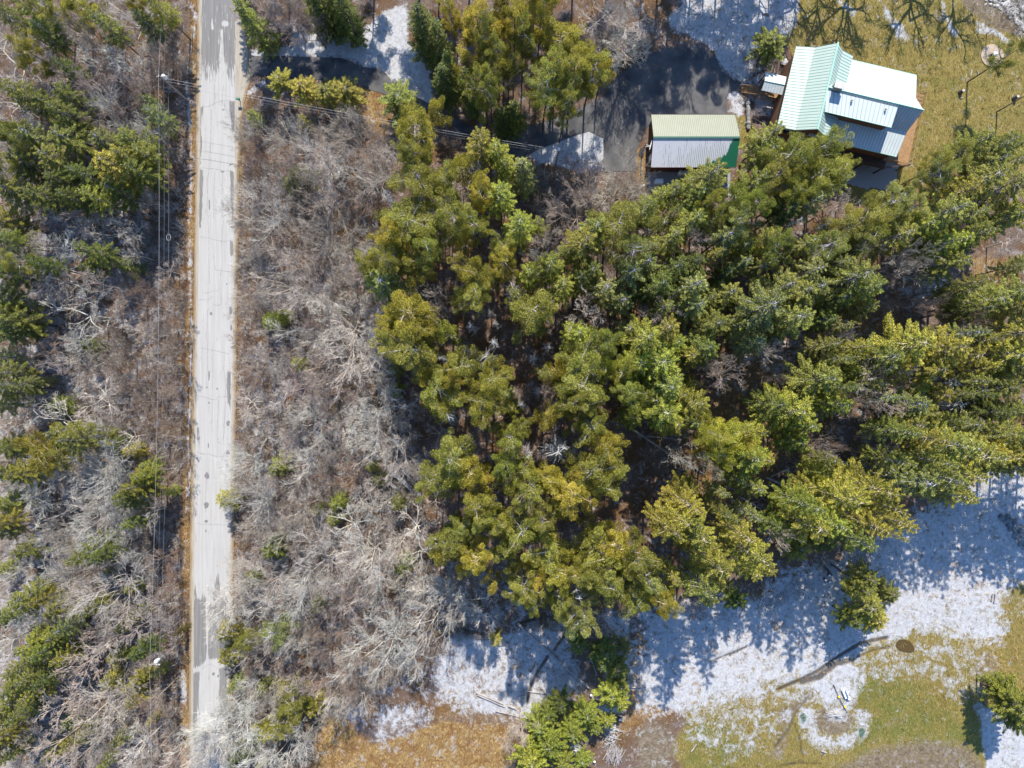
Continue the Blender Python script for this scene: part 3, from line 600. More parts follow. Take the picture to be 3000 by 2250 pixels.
d2 = MB(); q = [H(3.0, 7.0, 2.8), H(13.9, 7.0, 2.8), H(13.9, 5.4, 2.8), H(3.0, 5.4, 2.8)]; roof_strip(d2, *q, th=.2)
for a in (4, 7.2, 10.4, 13.6): c = H(a, 6.9, 0); d2.box((c[0], c[1], 1.3), (.2, .2, 2.6), 0)
D2 = hp(d2, "deck", M['darkwood'])
rl = MB()
for z in (3.8, 3.4, 3.1): rl.tube([H(3, 7.0, z), H(13.95, 7.0, z)], .045, 5)
for a in np.arange(3, 14, .8): c = H(a, 7.0, 0); rl.tube([(c[0], c[1], 2.8), (c[0], c[1], 3.85)], .05, 4)
for z in (3.8, 3.4): rl.tube([H(13.9, 7, z), H(17.3, 5.8, z)], .045, 5)
hp(rl, "railing", M['darkwood'], D2)

# ------------------------------------------------------------------ the garage
GR = empty("garage", tuple(W(2020, 440)))
tag(GR, "long garage with a ribbed green metal roof, frosted on its lower slope, by the driveway", "garage")
HO = Vector(GR.location)
def gp(mb, name, m, parent=None):
    o = mb.build(name, m)
    for v in o.data.vertices: v.co -= HO
    o.parent = parent or GR; return o
gx0, gx1 = W(1907.5, 0, 3.4)[0], W(2156, 0, 3.4)[0]; gyN = W(0, 335.6, 3.4)[1]; gyR = W(0, 403, 5.25)[1]; gyS = W(0, 490, 3.4)[1]
m, nt, b = nodes("sky_sheen_metal"); v = obj_vec(nt)  # same green metal, painted pale: the sky's reflection is put into its colour
nt.links.new(ramp(nt, noise(nt, .8, 4), [(0.3, (0.235, 0.245, 0.175)), (0.7, (0.27, 0.28, 0.205))]), b.inputs["Base Color"]); b.inputs["Roughness"].default_value = .5; M['green_sheen'] = m
m, nt, b = nodes("frosted_green_metal")
at = attr(nt, "frost"); st = noise(nt, 1.0, 4, .7, obj_vec(nt, (4.5, .35, .35))); fn = noise(nt, 6, 4, .7)
fr = mth(nt, 'ADD', at, mth(nt, 'MULTIPLY', mth(nt, 'SUBTRACT', st, .5), 1.1)); fr = mth(nt, 'ADD', mth(nt, 'MULTIPLY', mth(nt, 'SUBTRACT', fr, .5), 14), .5, True)
nt.links.new(mixc(nt, fr, (0.012, 0.14, 0.075), ramp(nt, fn, [(.3, (.58, .58, .61)), (.7, (.72, .72, .74))])), b.inputs["Base Color"]); b.inputs["Roughness"].default_value = .5; M['frostgreen'] = m
nr = MB(); roof_strip(nr, (gx0, gyR, 5.25), (gx1, gyR, 5.25), (gx1 - .15, gyN, 3.4), (gx0, gyN, 3.4), .12); NR = gp(nr, "roof", M['green_sheen']); NR["label"] = "green ribbed roof slope, pale with painted sky sheen"
sm = MB(); seams(sm, (gx0, gyR, 5.25), (gx1, gyR, 5.25), (gx0, gyN, 3.4), (gx1, gyN, 3.4), 46, .03, .03); gp(sm, "ribs", simple('rib_shade', (.17, .19, .13), .5, .1), NR)  # darker rib colour stands in for the faint shading of the ribs
# frosted slope as a grid so the melt line is a real mask
nx, ny = 60, 20; T, S = np.meshgrid(np.linspace(0, 1, nx), np.linspace(0, 1, ny))
gv = np.stack([gx0 + (gx1 - gx0) * T - HO.x, gyR + (gyS - gyR) * S - HO.y, 5.25 + (3.4 - 5.25) * S - HO.z], -1).reshape(-1, 3)
ii = np.arange(nx * ny).reshape(ny, nx); gf = np.stack([ii[:-1, :-1], ii[1:, :-1], ii[1:, 1:], ii[:-1, 1:]], -1).reshape(-1, 4)
edge = np.interp(T, [0, .5, .62, .75, .87, .92, 1.0], [1.35, 1.12, .9, .78, .55, .05, -.4]); frost = np.clip(.5 + (edge - S) * 2.6, 0, 1)
SR = link("roof", mesh_np("roof", gv, gf, [M['frostgreen']], attrs={'frost': frost.ravel()}), GR); SR["label"] = "frosted roof slope, bare dark green at its right corner"
sm = MB(); seams(sm, (gx0, gyR, 5.25), (gx0 + (gx1 - gx0) * .86, gyR, 5.25), (gx0, gyS, 3.4), (gx0 + (gx1 - gx0) * .6, gyS, 3.4), 1, .0, .001)
rb = MB()
for k in range(47):
    x = gx0 + (gx1 - gx0) * k / 46; rb.hexa([(x - .02, gyS, 3.4), (x + .02, gyS, 3.4), (x + .02, gyR, 5.25), (x - .02, gyR, 5.25)], [(x - .02, gyS, 3.43), (x + .02, gyS, 3.43), (x + .02, gyR, 5.28), (x - .02, gyR, 5.28)])
ro = gp(rb, "ribs", M['frostgreen'], SR); at_ = ro.data.attributes.new("frost", 'FLOAT', 'POINT')  # lower frost value darkens these ribs too, in place of rib shading
for i_, v_ in enumerate(ro.data.vertices):
    t_ = (v_.co.x + HO.x - gx0) / (gx1 - gx0); s_ = (gyR - (v_.co.y + HO.y)) / (gyR - gyS); e_ = np.interp(t_, [0, .5, .62, .75, .87, .92, 1], [1.35, 1.12, .9, .78, .55, .05, -.4]); at_.data[i_].value = float(np.clip(.22 + (e_ - s_) * 1.0, 0, .62))
rk = MB(); rk.box(((gx0 + gx1) / 2, gyR, 5.29), (gx1 - gx0 + .1, .3, .07)); gp(rk, "ridge_cap", simple('dark_green_trim', (.03, .11, .08), .5, .1))
gw = MB(); x0, x1 = gx0 + .35, gx1 - .5; yn, ys_ = gyN - .35, gyS + .35
gw.hexa([(x0, ys_, -.2), (x0, ys_, 3.42), (x0, gyR, 5.08), (x0, yn, 3.42), (x0, yn, -.2)], [(x1, ys_, -.2), (x1, ys_, 3.42), (x1, gyR, 5.08), (x1, yn, 3.42), (x1, yn, -.2)])
gp(gw, "wall", simple("red_brown_siding", (0.12, 0.045, 0.035), .8, .25, 5))
fb = MB(); fb.box(((gx0 + gx1) / 2, gyS - .03, 3.36), (gx1 - gx0, .05, .16)); fb.box(((gx0 + gx1) / 2, gyN + .03, 3.36), (gx1 - gx0, .05, .16)); gp(fb, "fascia", M['darkwood'])
gd = MB(); gd.box((x0 - .03, (gyR + ys_) / 2, 1.1), (.06, .95, 2.1)); gp(gd, "door", M['white'])
for k in range(3): g_ = MB(); g_.box((x0 + 2.4 + k * 3.6, yn + .03, 1.25), (2.7, .06, 2.4)); gp(g_, "garage_door", M['white'])

# ------------------------------------------------------------------ things in the yard
def at_root(name, px, py, label, cat, group=None, rz=0.0, h=0.0):
    r = empty(name, tuple(W(px, py, h)), rz); tag(r, label, cat, group); return r
# basketball hoop
bh = at_root("basketball_hoop", 1880, 446, "basketball hoop with a white backboard on a dark pole at the garage end", "basketball hoop", rz=math.radians(75))
b_ = MB(); b_.tube([(0, 0, 0), (0, 0, 3.4)], .07, 8); b_.build("pole", M['black'], bh)
b_ = MB(); b_.box((0, 0, .12), (1.1, .7, .25)); b_.build("base", M['black'], bh)
b_ = MB(); b_.tube([(0, 0, 2.6), (0, -.8, 3.2)], .04, 6); b_.tube([(0, 0, 3.3), (0, -.8, 3.5)], .04, 6); b_.build("arm", M['white'], bh)
b_ = MB(); b_.hexa([(-.75, -.85, 3.0), (.75, -.85, 3.0), (.75, -.80, 3.0), (-.75, -.80, 3.0)], [(-.75, -.75, 4.0), (.75, -.75, 4.0), (.75, -.62, 4.05), (-.75, -.62, 4.05)]); b_.build("backboard", M['white'], bh)
b_ = MB(); b_.tube([(.23 * math.cos(t), -1.12 + .23 * math.sin(t), 3.15) for t in np.linspace(0, 2 * math.pi, 15)], .02, 5, False); b_.build("rim", simple("orange_rim", (.6, .12, .02)), bh)
b_ = MB()
for k in range(10): t = k * .628; b_.tube([(.23 * math.cos(t), -1.12 + .23 * math.sin(t), 3.13), (.14 * math.cos(t + .3), -1.12 + .14 * math.sin(t + .3), 2.7)], .008, 4)
b_.build("net", M['white'], bh)
for px, w in ((1993, "left"), (2007, "right")):
    t = at_root("storage_tank", px - (3 if w == "left" else 4), 511, f"{w} of the two white upright tanks at the garage wall", "tank", "white tanks behind the garage")
    b_ = MB(); b_.lathe((0, 0, 0), [(.33, 0), (.38, .08), (.38, 1.15), (.33, 1.28), (.15, 1.34)], 20); b_.build("tank_body", M['white'], t, True)
    b_ = MB(); b_.lathe((0, 0, 1.33), [(.12, 0), (.12, .12), (.06, .16)], 12); b_.build("lid", M['concrete'], t)
t = at_root("utility_cabinet", 1928, 536, "low white cabinet standing on the shaded gravel behind the garage", "cabinet")
b_ = MB(); b_.box((0, 0, .5), (1.15, .65, 1.0)); b_.build("case", M['white'], t); b_ = MB(); b_.box((0, 0, 1.03), (1.25, .75, .08)); b_.build("lid", M['white'], t)
b_ = MB(); b_.box((0, 0, .04), (1.5, 1.0, .1)); b_.build("slab", M['concrete'], t)
b_ = MB(); c = W(1878, 549); b_.box((c[0], c[1], .12), (1.3, .3, .08), math.radians(42)); tag(b_.build("wooden_plank", M['concrete']), "pale weathered plank lying on the ground near the garage corner", "plank")
# mailbox
mb_ = at_root("mailbox", 705, 298, "small green mailbox standing on the roadside gravel by the driveway mouth", "mailbox")
b_ = MB(); b_.box((0, 0, .5), (.1, .1, 1.0)); b_.build("post", M['darkwood'], mb_)
b_ = MB(); b_.hexa([(-.3, -.14, 1.0), (.3, -.14, 1.0), (.3, .14, 1.0), (-.3, .14, 1.0)], [(-.3, -.12, 1.25), (.3, -.12, 1.25), (.3, .12, 1.25), (-.3, .12, 1.25)])
b_.build("box", simple("green_paint", (.01, .22, .13)), mb_)
# paved circle with stove
fp = at_root("fire_pit", 2907, 163, "round concentric paver patio on the lawn under the leaning conifer", "patio")
m, nt, b = nodes("pavers"); tc = obj_vec(nt); sx = nt.nodes.new("ShaderNodeSeparateXYZ"); nt.links.new(tc, sx.inputs[0])
rad = mth(nt, 'SQRT', mth(nt, 'ADD', mth(nt, 'MULTIPLY', sx.outputs[0], sx.outputs[0]), mth(nt, 'MULTIPLY', sx.outputs[1], sx.outputs[1])))
fr = mth(nt, 'FRACT', mth(nt, 'MULTIPLY', rad, 5.0)); ang = mth(nt, 'FRACT', mth(nt, 'MULTIPLY', mth(nt, 'ARCTAN2', sx.outputs[1], sx.outputs[0]), 6.0))
jn = mth(nt, 'MAXIMUM', mth(nt, 'LESS_THAN', fr, .16), mth(nt, 'LESS_THAN', ang, .12))
nt.links.new(mixc(nt, jn, ramp(nt, noise(nt, 5, 3), [(.3, (.40, .31, .22)), (.7, (.52, .43, .34))]), (.30, .21, .14)), b.inputs["Base Color"]); b.inputs["Roughness"].default_value = .9
b_ = MB(); b_.lathe((0, 0, -.05), [(1.83, 0), (1.83, .1), (1.78, .12)], 48); b_.build("pavers", m, fp)
sv = at_root("outdoor_stove", 2904, 167, "white capped cylindrical stove on the round paver patio", "stove")
b_ = MB(); b_.lathe((0, 0, .08), [(.38, 0), (.38, .75), (.33, .85)], 20); b_.build("stove_body", M['black'], sv)
b_ = MB(); b_.lathe((0, 0, .93), [(.39, 0), (.36, .12), (.12, .22)], 20); b_.build("cap", M['white'], sv, True)
b_ = MB(); b_.box((-.3, -.3, .3), (.3, .3, .6), .4); b_.build("firebox", M['stone'], sv)
# stumps and stools on the lawn
for px, py, lb in ((2813, 271, "grey stump on the open lawn between the house and the bent conifer shadow"), (2972, 288, "dark splintered stump near the right photo edge on the lawn")):
    s = at_root("tree_stump", px, py, lb, "stump"); b_ = MB(); b_.tube([(0, 0, -.1), (.02, 0, .3), (.05, .03, .75)], [.42, .3, .24], 9); b_.build("stump_wood", M['bark'], s)
    b_ = MB(); b_.tube([(.05, .03, .75), (.05, .03, .78)], .22, 9); b_.build("cut_face", M['pale_bark'], s)
# fallen pale sticks on lawn
for k, (x0, y0, x1, y1, lb) in enumerate([(2843, 222, 2846, 205, "middle thin pale stick on the lawn below the paver circle"), (2828, 228, 2830, 217, "left short stick on the lawn below the paver circle"), (2862, 207, 2866, 220, "right bent stick on the lawn below the paver circle"), (2812, 288, 2822, 286, "short curved branch on the lawn beside the grey stump")]):
    b_ = MB(); a = W(x0, y0); c = W(x1, y1); b_.tube([(a[0], a[1], .05), ((a[0] + c[0]) / 2 + .05, (a[1] + c[1]) / 2, .09), (c[0], c[1], .05)], [.05, .06, .03], 5); tag(b_.build("fallen_stick", M['pale_bark']), lb, "stick", "pale sticks on the lawn")
# stone retaining wall and rocks by the porch
def rock(mb, x, y, z, r, seed, sq=.7):
    q = random.Random(seed); n = 7; R = []
    for l, (zz, rr) in enumerate(((-.3, .7), (.15, 1.0), (.55, .85), (.8, .45))):
        R.append([(x + r * rr * q.uniform(.8, 1.15) * math.cos(6.283 * k / n + l * .2), y + r * rr * q.uniform(.8, 1.15) * math.sin(6.283 * k / n + l * .2), z + r * sq * zz) for k in range(n)])
    st = len(mb.v); mb.v += [p for ring in R for p in ring]
    for l in range(3):
        for k in range(n): j = (k + 1) % n; mb.f.append((st + l * n + k, st + l * n + j, st + (l + 1) * n + j, st + (l + 1) * n + k))
    mb.f.append(tuple(st + 3 * n + k for k in range(n))); return mb
rw = MB(); M['wallstone'] = simple("wall_stone", (.26, .26, .25), .9, .5, 1.2)
for k in range(19):
    t = k / 18; x = np.interp(t, [0, .3, 1], [2191, 2193, 2194]); y = 292 + 82 * t; c = W(x, y, .4); r = random.Random(k).uniform(.26, .4); rock(rw, c[0], c[1], .15, r * 1.1, k, 1.1)
tag(rw.build("stone_retaining_wall", M['wallstone']), "dry stone retaining wall between the driveway end and the entry yard", "stone wall")
rw = MB()
for k in range(26):
    t = k / 25; x = np.interp(t, [0, .4, .75, 1], [2176, 2190, 2215, 2240]); y = np.interp(t, [0, .4, .75, 1], [250, 228, 205, 200]); q = random.Random(k + 50); c = W(x + q.uniform(-6, 6), y + q.uniform(-5, 5), .3); rock(rw, c[0], c[1], .0, q.uniform(.2, .42), k + 99, .9)
tag(rw.build("rock_border", M['wallstone']), "curved border of dark rocks left of the small porch roof", "rock border")
tag(rock(MB(), *W(2298, 184)[:2], .1, .62, 5).build("boulder", M['concrete']), "pale boulder against the house wall under the round green bush", "boulder")
rw = MB(); q = random.Random(77)
for k in range(220):
    t = q.random(); c = W(2905 + 120 * t + q.uniform(-25, 25), 0 + 90 * t * t + q.uniform(-50, 20)); rock(rw, c[0], c[1], 0, q.uniform(.12, .38), k + 500, .8)
tag(rw.build("rubble", M['concrete']), "pale rubble of stones in the top right corner", "rubble", kind="stuff")
rw = MB(); q = random.Random(78)
for k in range(60): t = q.random(); c = W(2940 + 70 * t + q.uniform(-12, 14), 1500 + 90 * t + q.uniform(-14, 24)); rock(rw, c[0], c[1], -.05, q.uniform(.15, .55), k + 900, .7)
tag(rw.build("rock_heap", simple("blue_grey_rock", (.17, .18, .18), .9, .5, 1.5)), "heap of blue grey rocks at the right edge of the snowy slope", "rocks", kind="stuff")

# ------------------------------------------------------------------ utility poles and lines
M['polewood'] = simple("pole_wood", (.30, .25, .21), .85, .25, 2)
M['wire'] = simple("wire_metal", (.2, .2, .21), .5, .1, bs=0); M['wiredark'] = simple("dark_cable", (.06, .06, .065), .5, .1, bs=0); M['wirepale'] = simple("pale_cable", (.42, .42, .41), .5, .05, bs=0)
def pole(px, py, h, label, arm=True, trans=True):
    r = at_root("utility_pole", px, py, label, "utility pole", "wooden utility poles")
    b_ = MB(); b_.tube([(0, 0, -.3), (0, 0, h)], [.17, .11], 10); b_.build("pole", M['polewood'], r)
    if arm:
        b_ = MB(); b_.box((.3, 0, h - .45), (1.7, .12, .12)); b_.build("crossarm", M['polewood'], r)
        for x in (0.0, .62, 1.05):
            b_ = MB(); b_.lathe((x, 0, h - .39), [(.05, 0), (.07, .08), (.04, .18)], 8); b_.build("insulator", M['white'], r)
    if trans:
        b_ = MB(); b_.lathe((.3, .25, h - 1.6), [(.26, 0), (.28, .1), (.28, .85), (.2, .95)], 14); b_.build("transformer", M['white'], r)
    return r
pole(551, 296, 9.2, "utility pole left of the road near the driveway mouth, with crossarm")
pole(527, 1884, 8.8, "utility pole left of the lower road, standing over bare thickets")
pole(529, 3300, 9.0, "utility pole below the photo edge") if False else None
pp = pole(1624.5, 500, 10.0, "service pole in the clearing left of the garage with a white cap", False, False)
b_ = MB(); b_.lathe((0, 0, 9.9), [(.2, 0), (.24, .1), (.2, .35), (.05, .45)], 14); b_.build("cap", M['white'], pp)
b_ = MB(); b_.tube([(0, 0, 8.9), (.7, .1, 9.1)], .035, 5); b_.lathe((.75, .1, 8.98), [(.1, 0), (.14, .08), (.08, .16)], 10); b_.build("lamp_arm", M['wire'], pp)
def wire(name, pts, r, m, label, sag=1.0, loops=()):
    b_ = MB(); P = []
    for p, q in zip(pts, pts[1:]):
        p = np.array(p); q = np.array(q); s = sag * (np.linalg.norm(q - p) / 87.0) ** 2
        for t in np.linspace(0, 1, 22)[:-1]: c = p + (q - p) * t; c = c - [0, 0, 4 * s * t * (1 - t)]; P.append(c)
    P.append(np.array(pts[-1])); b_.tube(P, r, 4); o = b_.build(name, m); tag(o, label, "cable"); 
    return o, P
P1 = W(551, 296); P2 = W(527, 1884); up = (P1 - P2); P0 = P1 + up; P3 = P2 - up; P0[2] = P3[2] = 0
P0 = P0 + [-1.0, 0, 0]; P3 = P3 + [1, 0, 0]; P0 = P0 + [2.2, 0, 0]
for dx, dz, r, m, lb in [(0.0, 9.2, .017, M['wirepale'], "thin pale power line strung along the left roadside, outermost from the road"), (.62, 8.95, .014, M['wire'], "middle grey power line above the left roadside thicket"),
                         (.1, 6.6, .024, M['wiredark'], "thick dark communication cable nearest the road on the left"), (.28, 6.9, .014, M['wire'], "thin cable running just beside the thick dark roadside cable")]:
    o, PP = wire("power_line", [p + np.array([dx, 0, dz]) for p in (P0, P1, P2, P3)], r, m, lb, 1.1)
    o["group"] = "lines along the road"
    if dz == 6.6:
        for px, py in ((503, 695), (496, 1306)):
            yy = (1125 - py) * K * (1 - 6 / CAMH); i = min(range(len(PP)), key=lambda k: abs(PP[k][1] - yy)); c = PP[i]
            l = MB(); l.tube([(c[0] + .32 * math.sin(t), yy + .5 * math.cos(t) * (1 + .15 * math.cos(t)), c[2]) for t in np.linspace(0, 2 * math.pi, 19)], .032, 5, False); l.build("slack_loop", M['wirepale'], o)
            for v in o.children[-1].data.vertices: pass
for dz0, dz1, r, m, lb in [(8.4, 9.8, .017, M['wirepale'], "pale service line crossing the road to the clearing pole, upper strand"), (7.2, 8.9, .013, M['wirepale'], "second pale service line crossing the road, lower strand"), (5.8, 7.9, .010, M['wire'], "thin grey line crossing the road below the service lines")]:
    o, _ = wire("service_line", [P1 + [0.1, 0, dz0], W(1624.5, 500) + [0, 0, dz1]], r, m, lb, 1.6); o["group"] = "lines crossing the road"

# ------------------------------------------------------------------ ruin, log stacks, lying logs
rn = at_root("ruined_foundation", 1172, 1400, "collapsed grey timber and concrete foundation half hidden beside the pines", "ruin")
cc = W(1172, 1400)
def rel(px, py, z=0.0): c = W(px, py); return (c[0] - cc[0], c[1] - cc[1], z)
M['oldwood'] = simple("weathered_beams", (.30, .31, .33), .85, .4, 2)
m_ = MB()
for (x0, y0, x1, y1, z, w, h) in [(1145, 1376, 1212, 1437, .45, .45, .9), (1160, 1355, 1216, 1392, .4, .22, .8), (1135, 1410, 1168, 1432, .4, .28, .8), (1127, 1397, 1148, 1376, .3, .3, .6), (1148, 1378, 1162, 1353, .3, .3, .6)]:
    a = np.array(rel(x0, y0)); c = np.array(rel(x1, y1)); md = (a + c) / 2; L_ = np.linalg.norm(c - a); m_.box((md[0], md[1], z), (L_, w, h), math.atan2(c[1] - a[1], c[0] - a[0]))
m_.build("foundation_wall", M['oldwood'], rn)
m_ = MB(); m_.poly([rel(1130, 1400, .03), rel(1165, 1430, .03), rel(1235, 1450, .03), rel(1215, 1392, .03), rel(1160, 1356, .03)]); m_.build("pit_floor", simple("dark_water_floor", (.05, .07, .10), .3, .3, 1), rn)
for x0, y0, x1, y1, r in [(1165, 1388, 1240, 1455, .13), (1180, 1376, 1225, 1420, .09), (1160, 1382, 1175, 1364, .08), (1170, 1436, 1182, 1402, .06), (1205, 1428, 1257, 1470, .08), (1238, 1448, 1238, 1478, .07), (1185, 1370, 1222, 1398, .07)]:
    m_ = MB(); m_.tube([rel(x0, y0, .9), rel(x1, y1, .55)], [r, r * .8], 6); m_.build("beam", M['oldwood'], rn)

M['log'] = simple("log_bark", (.34, .31, .29), .9, .4, 2.0)
def log(px0, py0, px1, py1, r, label, group=None, z=None, mat=None, taper=.6, stubs=0, h0=0.0, h1=0.0):
    a = W(px0, py0, h0); c = W(px1, py1, h1); z = r if z is None else z; q = random.Random(int(px0 * 7 + py0)); r_ = MB()
    root = empty("fallen_log" if group is None or 'stack' not in group else "log", (a[0], a[1], 0)); tag(root, label, "log", group)
    d = c - a; n = 5; P = [(d[0] * t + q.uniform(-.06, .06), d[1] * t + q.uniform(-.06, .06), z + h0 + (h1 - h0) * t) for t in np.linspace(0, 1, n)]
    r_.tube(P, [r * (1 - (1 - taper) * t) for t in np.linspace(0, 1, n)], 7, False); r_.build("bark", mat or M['log'], root)
    e = MB(); dv = Vector(P[0]) - Vector(P[1]); dv.normalize(); e.tube([Vector(P[0]) - dv * .02, Vector(P[0]) + dv * .01], r * 1.01, 7); dv = Vector(P[-1]) - Vector(P[-2]); dv.normalize(); e.tube([Vector(P[-1]) - dv * .02, Vector(P[-1]) + dv * .01], r * taper * 1.01, 7); e.build("cut_end", M['pale_bark'], root)
    if stubs:
        s = MB(); dn = Vector(P[-1]) - Vector(P[0]); L_ = dn.length; dn.normalize(); sd = dn.cross(Vector((0, 0, 1)))
        for k in range(stubs):
            t = q.uniform(.15, .98); p = Vector(P[0]) + dn * L_ * t; g = sd * q.choice((-1, 1)) * q.uniform(.4, 1) + dn * q.uniform(.2, 1) + Vector((0, 0, q.uniform(-.1, .9))); l = q.uniform(.5, 1.6) * (1.2 - .5 * t)
            s.tube([p, p + g * l * .5, p + g * l + Vector((0, 0, .15))], [r * .28, r * .18, .02], 4, False)
        s.build("branch", mat or M['log'], root)
    return root
LOGS = [(1516, 1826, 1725, 2014, .22, 0, "long pale birch log lying across the snowy clearing above the bright spruces"), (1395, 2028, 1475, 2062, .14, 0, "pair of parallel logs in the snowy clearing, upper one"), (1400, 2036, 1478, 2070, .12, 0, "pair of parallel logs in the snowy clearing, lower one"),
 (1490, 2066, 1512, 2076, .16, 0, "short stubby log right of the parallel logs"), (1452, 2083, 1550, 2105, .10, 3, "thin crooked log at the lower rim of the snowy clearing"), (1530, 2024, 1605, 2034, .08, 0, "slim straight log right of the narrow ditch"),
 (1727, 1920, 1748, 1975, .1, 0, "short log against the dark row of spruces"), (1843, 2013, 1892, 2013, .1, 0, "small log lying level on snow right of the spruce row"), (1845, 2006, 1882, 1978, .08, 0, "small log pointing up right on snow beside the spruce row"),
 (1855, 1258, 1985, 1345, .2, 6, "grey fallen trunk slanting through the dark clearing gap"), (1868, 1275, 1975, 1285, .12, 5, "thin fallen trunk crossing the slanting grey trunk"), (2000, 1345, 2060, 1388, .16, 4, "fallen trunk at the lower left of the right spruce gap"),
 (2245, 1398, 2385, 1465, .2, 6, "fallen trunk beside the broken timber frame in the spruces"), (2250, 1420, 2400, 1475, .15, 6, "lower of two fallen trunks beside the broken timber frame"), (2548, 1310, 2765, 1356, .2, 9, "longest fallen grey trunk in the right spruce wood"),
 (2556, 1268, 2690, 1295, .14, 7, "upper grey fallen trunk in the right spruce wood"), (2458, 1350, 2530, 1375, .25, 3, "thick fallen log between dark trunks in the right wood"), (2165, 1455, 2230, 1490, .12, 5, "short fallen trunk low in the right wood gap"),
 (2123, 1425, 2170, 1440, .08, 2, "thin pale fallen stick in the right wood gap"), (2410, 1655, 2435, 1685, .22, 0, "short dark log by the three snowy stumps"), (2430, 1650, 2490, 1690, .14, 0, "long dark log beside the log stack"),
 (2905, 1760, 2908, 1738, .12, 0, "upright-lying pale log at the right rim of the snow"), (2912, 1765, 2915, 1740, .12, 0, "second log at the right rim of the snow"), (2092, 1772, 2160, 1745, .05, 0, "thin dark log on the snowy slope left"),
 (750, 1515, 788, 1562, .1, 0, "thin log in the thicket right of the lower road"), (2025, 2202, 2040, 2180, .1, 0, "short white log on the lower green field"), (2405, 2199, 2420, 2203, .14, 0, "pale chunk of log below the snow ring"),
 (2440, 1560, 2560, 1590, .001, 0, None),
 (1665, 870, 0, 0, 0, 0, None)]
for l in LOGS:
    if l[6]: log(*l[:4], l[4], l[6], None, stubs=l[5], taper=.75, mat=M['darkwood'] if 'dark log' in l[6] else None)
# stacked logs near the big lone spruce
q = random.Random(5)
for k in range(11):
    t = k / 10; x = 2490 + 50 * t; y = 1632 - 14 * t; ln = q.uniform(24, 42); s = q.uniform(-2, 2)
    log(x, y + s, x + 11, y + ln + s, .13, f"{['first','second','third','fourth','fifth','sixth','seventh','eighth','ninth','tenth','last'][k]} log from the left in the neat stack by the lone spruce", "logs in the neat stack", z=.16 + .02 * (k % 2), taper=.9)
for k in range(7): log(2494 + 6 * k, 1652 - 2 * k, 2502 + 6 * k, 1688 - 4 * k, .12, f"{['first','second','third','fourth','fifth','sixth','last'][k]} lower log from the left in the neat stack", "logs in the neat stack", z=.40, taper=.9)
for k in range(6): log(2272 + 5.5 * k, 1747 - 4 * k, 2290 + 4.5 * k, 1774 - 4 * k, .10, f"{['first','second','third','fourth','fifth','last'][k]} pole from the left in the fanned row on the snow", "fanned row of poles on the snow", taper=.8)
def brushpile(cx, cy, rx, ry, n, label, seed, r=.05, m=None, ang=None):
    b_ = MB(); q = random.Random(seed); c0 = W(cx, cy)
    for k in range(n):
        a = q.uniform(0, 6.28); d = math.sqrt(q.random()); x = rx * K * d * math.cos(a); y = ry * K * d * math.sin(a); t = q.uniform(0, 3.14) if ang is None else ang + q.gauss(0, .35); l = q.uniform(.5, 1.5); z = q.uniform(.05, .45 * (1.2 - d))
        b_.tube([(x - l * math.cos(t), y - l * math.sin(t), z), (x, y, z + q.uniform(0, .15)), (x + l * math.cos(t), y + l * math.sin(t), z + q.uniform(-.03, .2))], [r * q.uniform(.5, 1), r, r * .4], 5)
    o = b_.build("brush_pile", m or M['dead']); o.location = (c0[0], c0[1], 0); tag(o, label, "brush pile", "piles of cut branches")
brushpile(2343, 1730, 30, 22, 70, "round pile of cut branches on the snow left of the three stumps", 1); brushpile(2260, 1772, 20, 16, 45, "small pile of curved branches at the end of the fanned poles", 2)
brushpile(2232, 1780, 8, 14, 9, "few loose poles at the far left of the branch piles", 3, .07, ang=-1.1); brushpile(1800, 2208, 24, 18, 46, "heap of split dark and white sticks at the bottom photo edge", 4, .07, M['log'], ang=1.3)
brushpile(1665, 1975, 26, 14, 40, "pale slash pile beside the long birch log", 5, .04); brushpile(1790, 2150, 18, 36, 50, "trail of snow dusted branches right of the bright spruces", 6, .035); brushpile(2445, 2092, 16, 8, 30, "low frosted brush inside the ring of snow", 8, .04, ang=.5)
brushpile(2760, 830, 50, 16, 60, "fan of fallen grey poles among the right spruces", 9, .06, ang=.25); brushpile(2545, 1060, 20, 8, 18, "small scatter of grey sticks under the right spruces", 10, .05)
# broken timber frame in the right wood
fr_ = at_root("timber_frame", 2290, 1395, "broken pale timber frame standing in the right spruce gap", "timber frame"); f0 = W(2290, 1395)
for x0, y0, z0, x1, y1, z1 in [(2300, 1370, 1.4, 2308, 1400, .1), (2300, 1370, 1.4, 2255, 1395, .5), (2298, 1388, .9, 2292, 1402, .1)]:
    b_ = MB(); a = W(x0, y0); c = W(x1, y1); b_.tube([(a[0] - f0[0], a[1] - f0[1], z0), (c[0] - f0[0], c[1] - f0[1], z1)], .1, 6); b_.build("beam", M['pale_bark'], fr_)
for px, py, lb in [(2416, 1697, "left one of three snow capped stumps on the slope"), (2427, 1684, "upper one of three snow capped stumps on the slope"), (2428, 1703, "lower one of three snow capped stumps on the slope"), (1731, 2034, "snow capped stump below the end of the long birch log"), (1815, 2105, "snow capped stump right of the bright spruce row"), (1741, 2228, "snow capped stump at the bottom photo edge")]:
    s = at_root("tree_stump", px, py, lb, "stump", "snow capped stumps"); b_ = MB(); b_.tube([(0, 0, -.1), (0, 0, .4)], [.26, .2], 9); b_.build("stump_wood", M['bark'], s); b_ = MB(); b_.lathe((0, 0, .40), [(.21, 0), (.19, .06), (.08, .1)], 10); b_.build("snow_cap", M['white'], s, True)
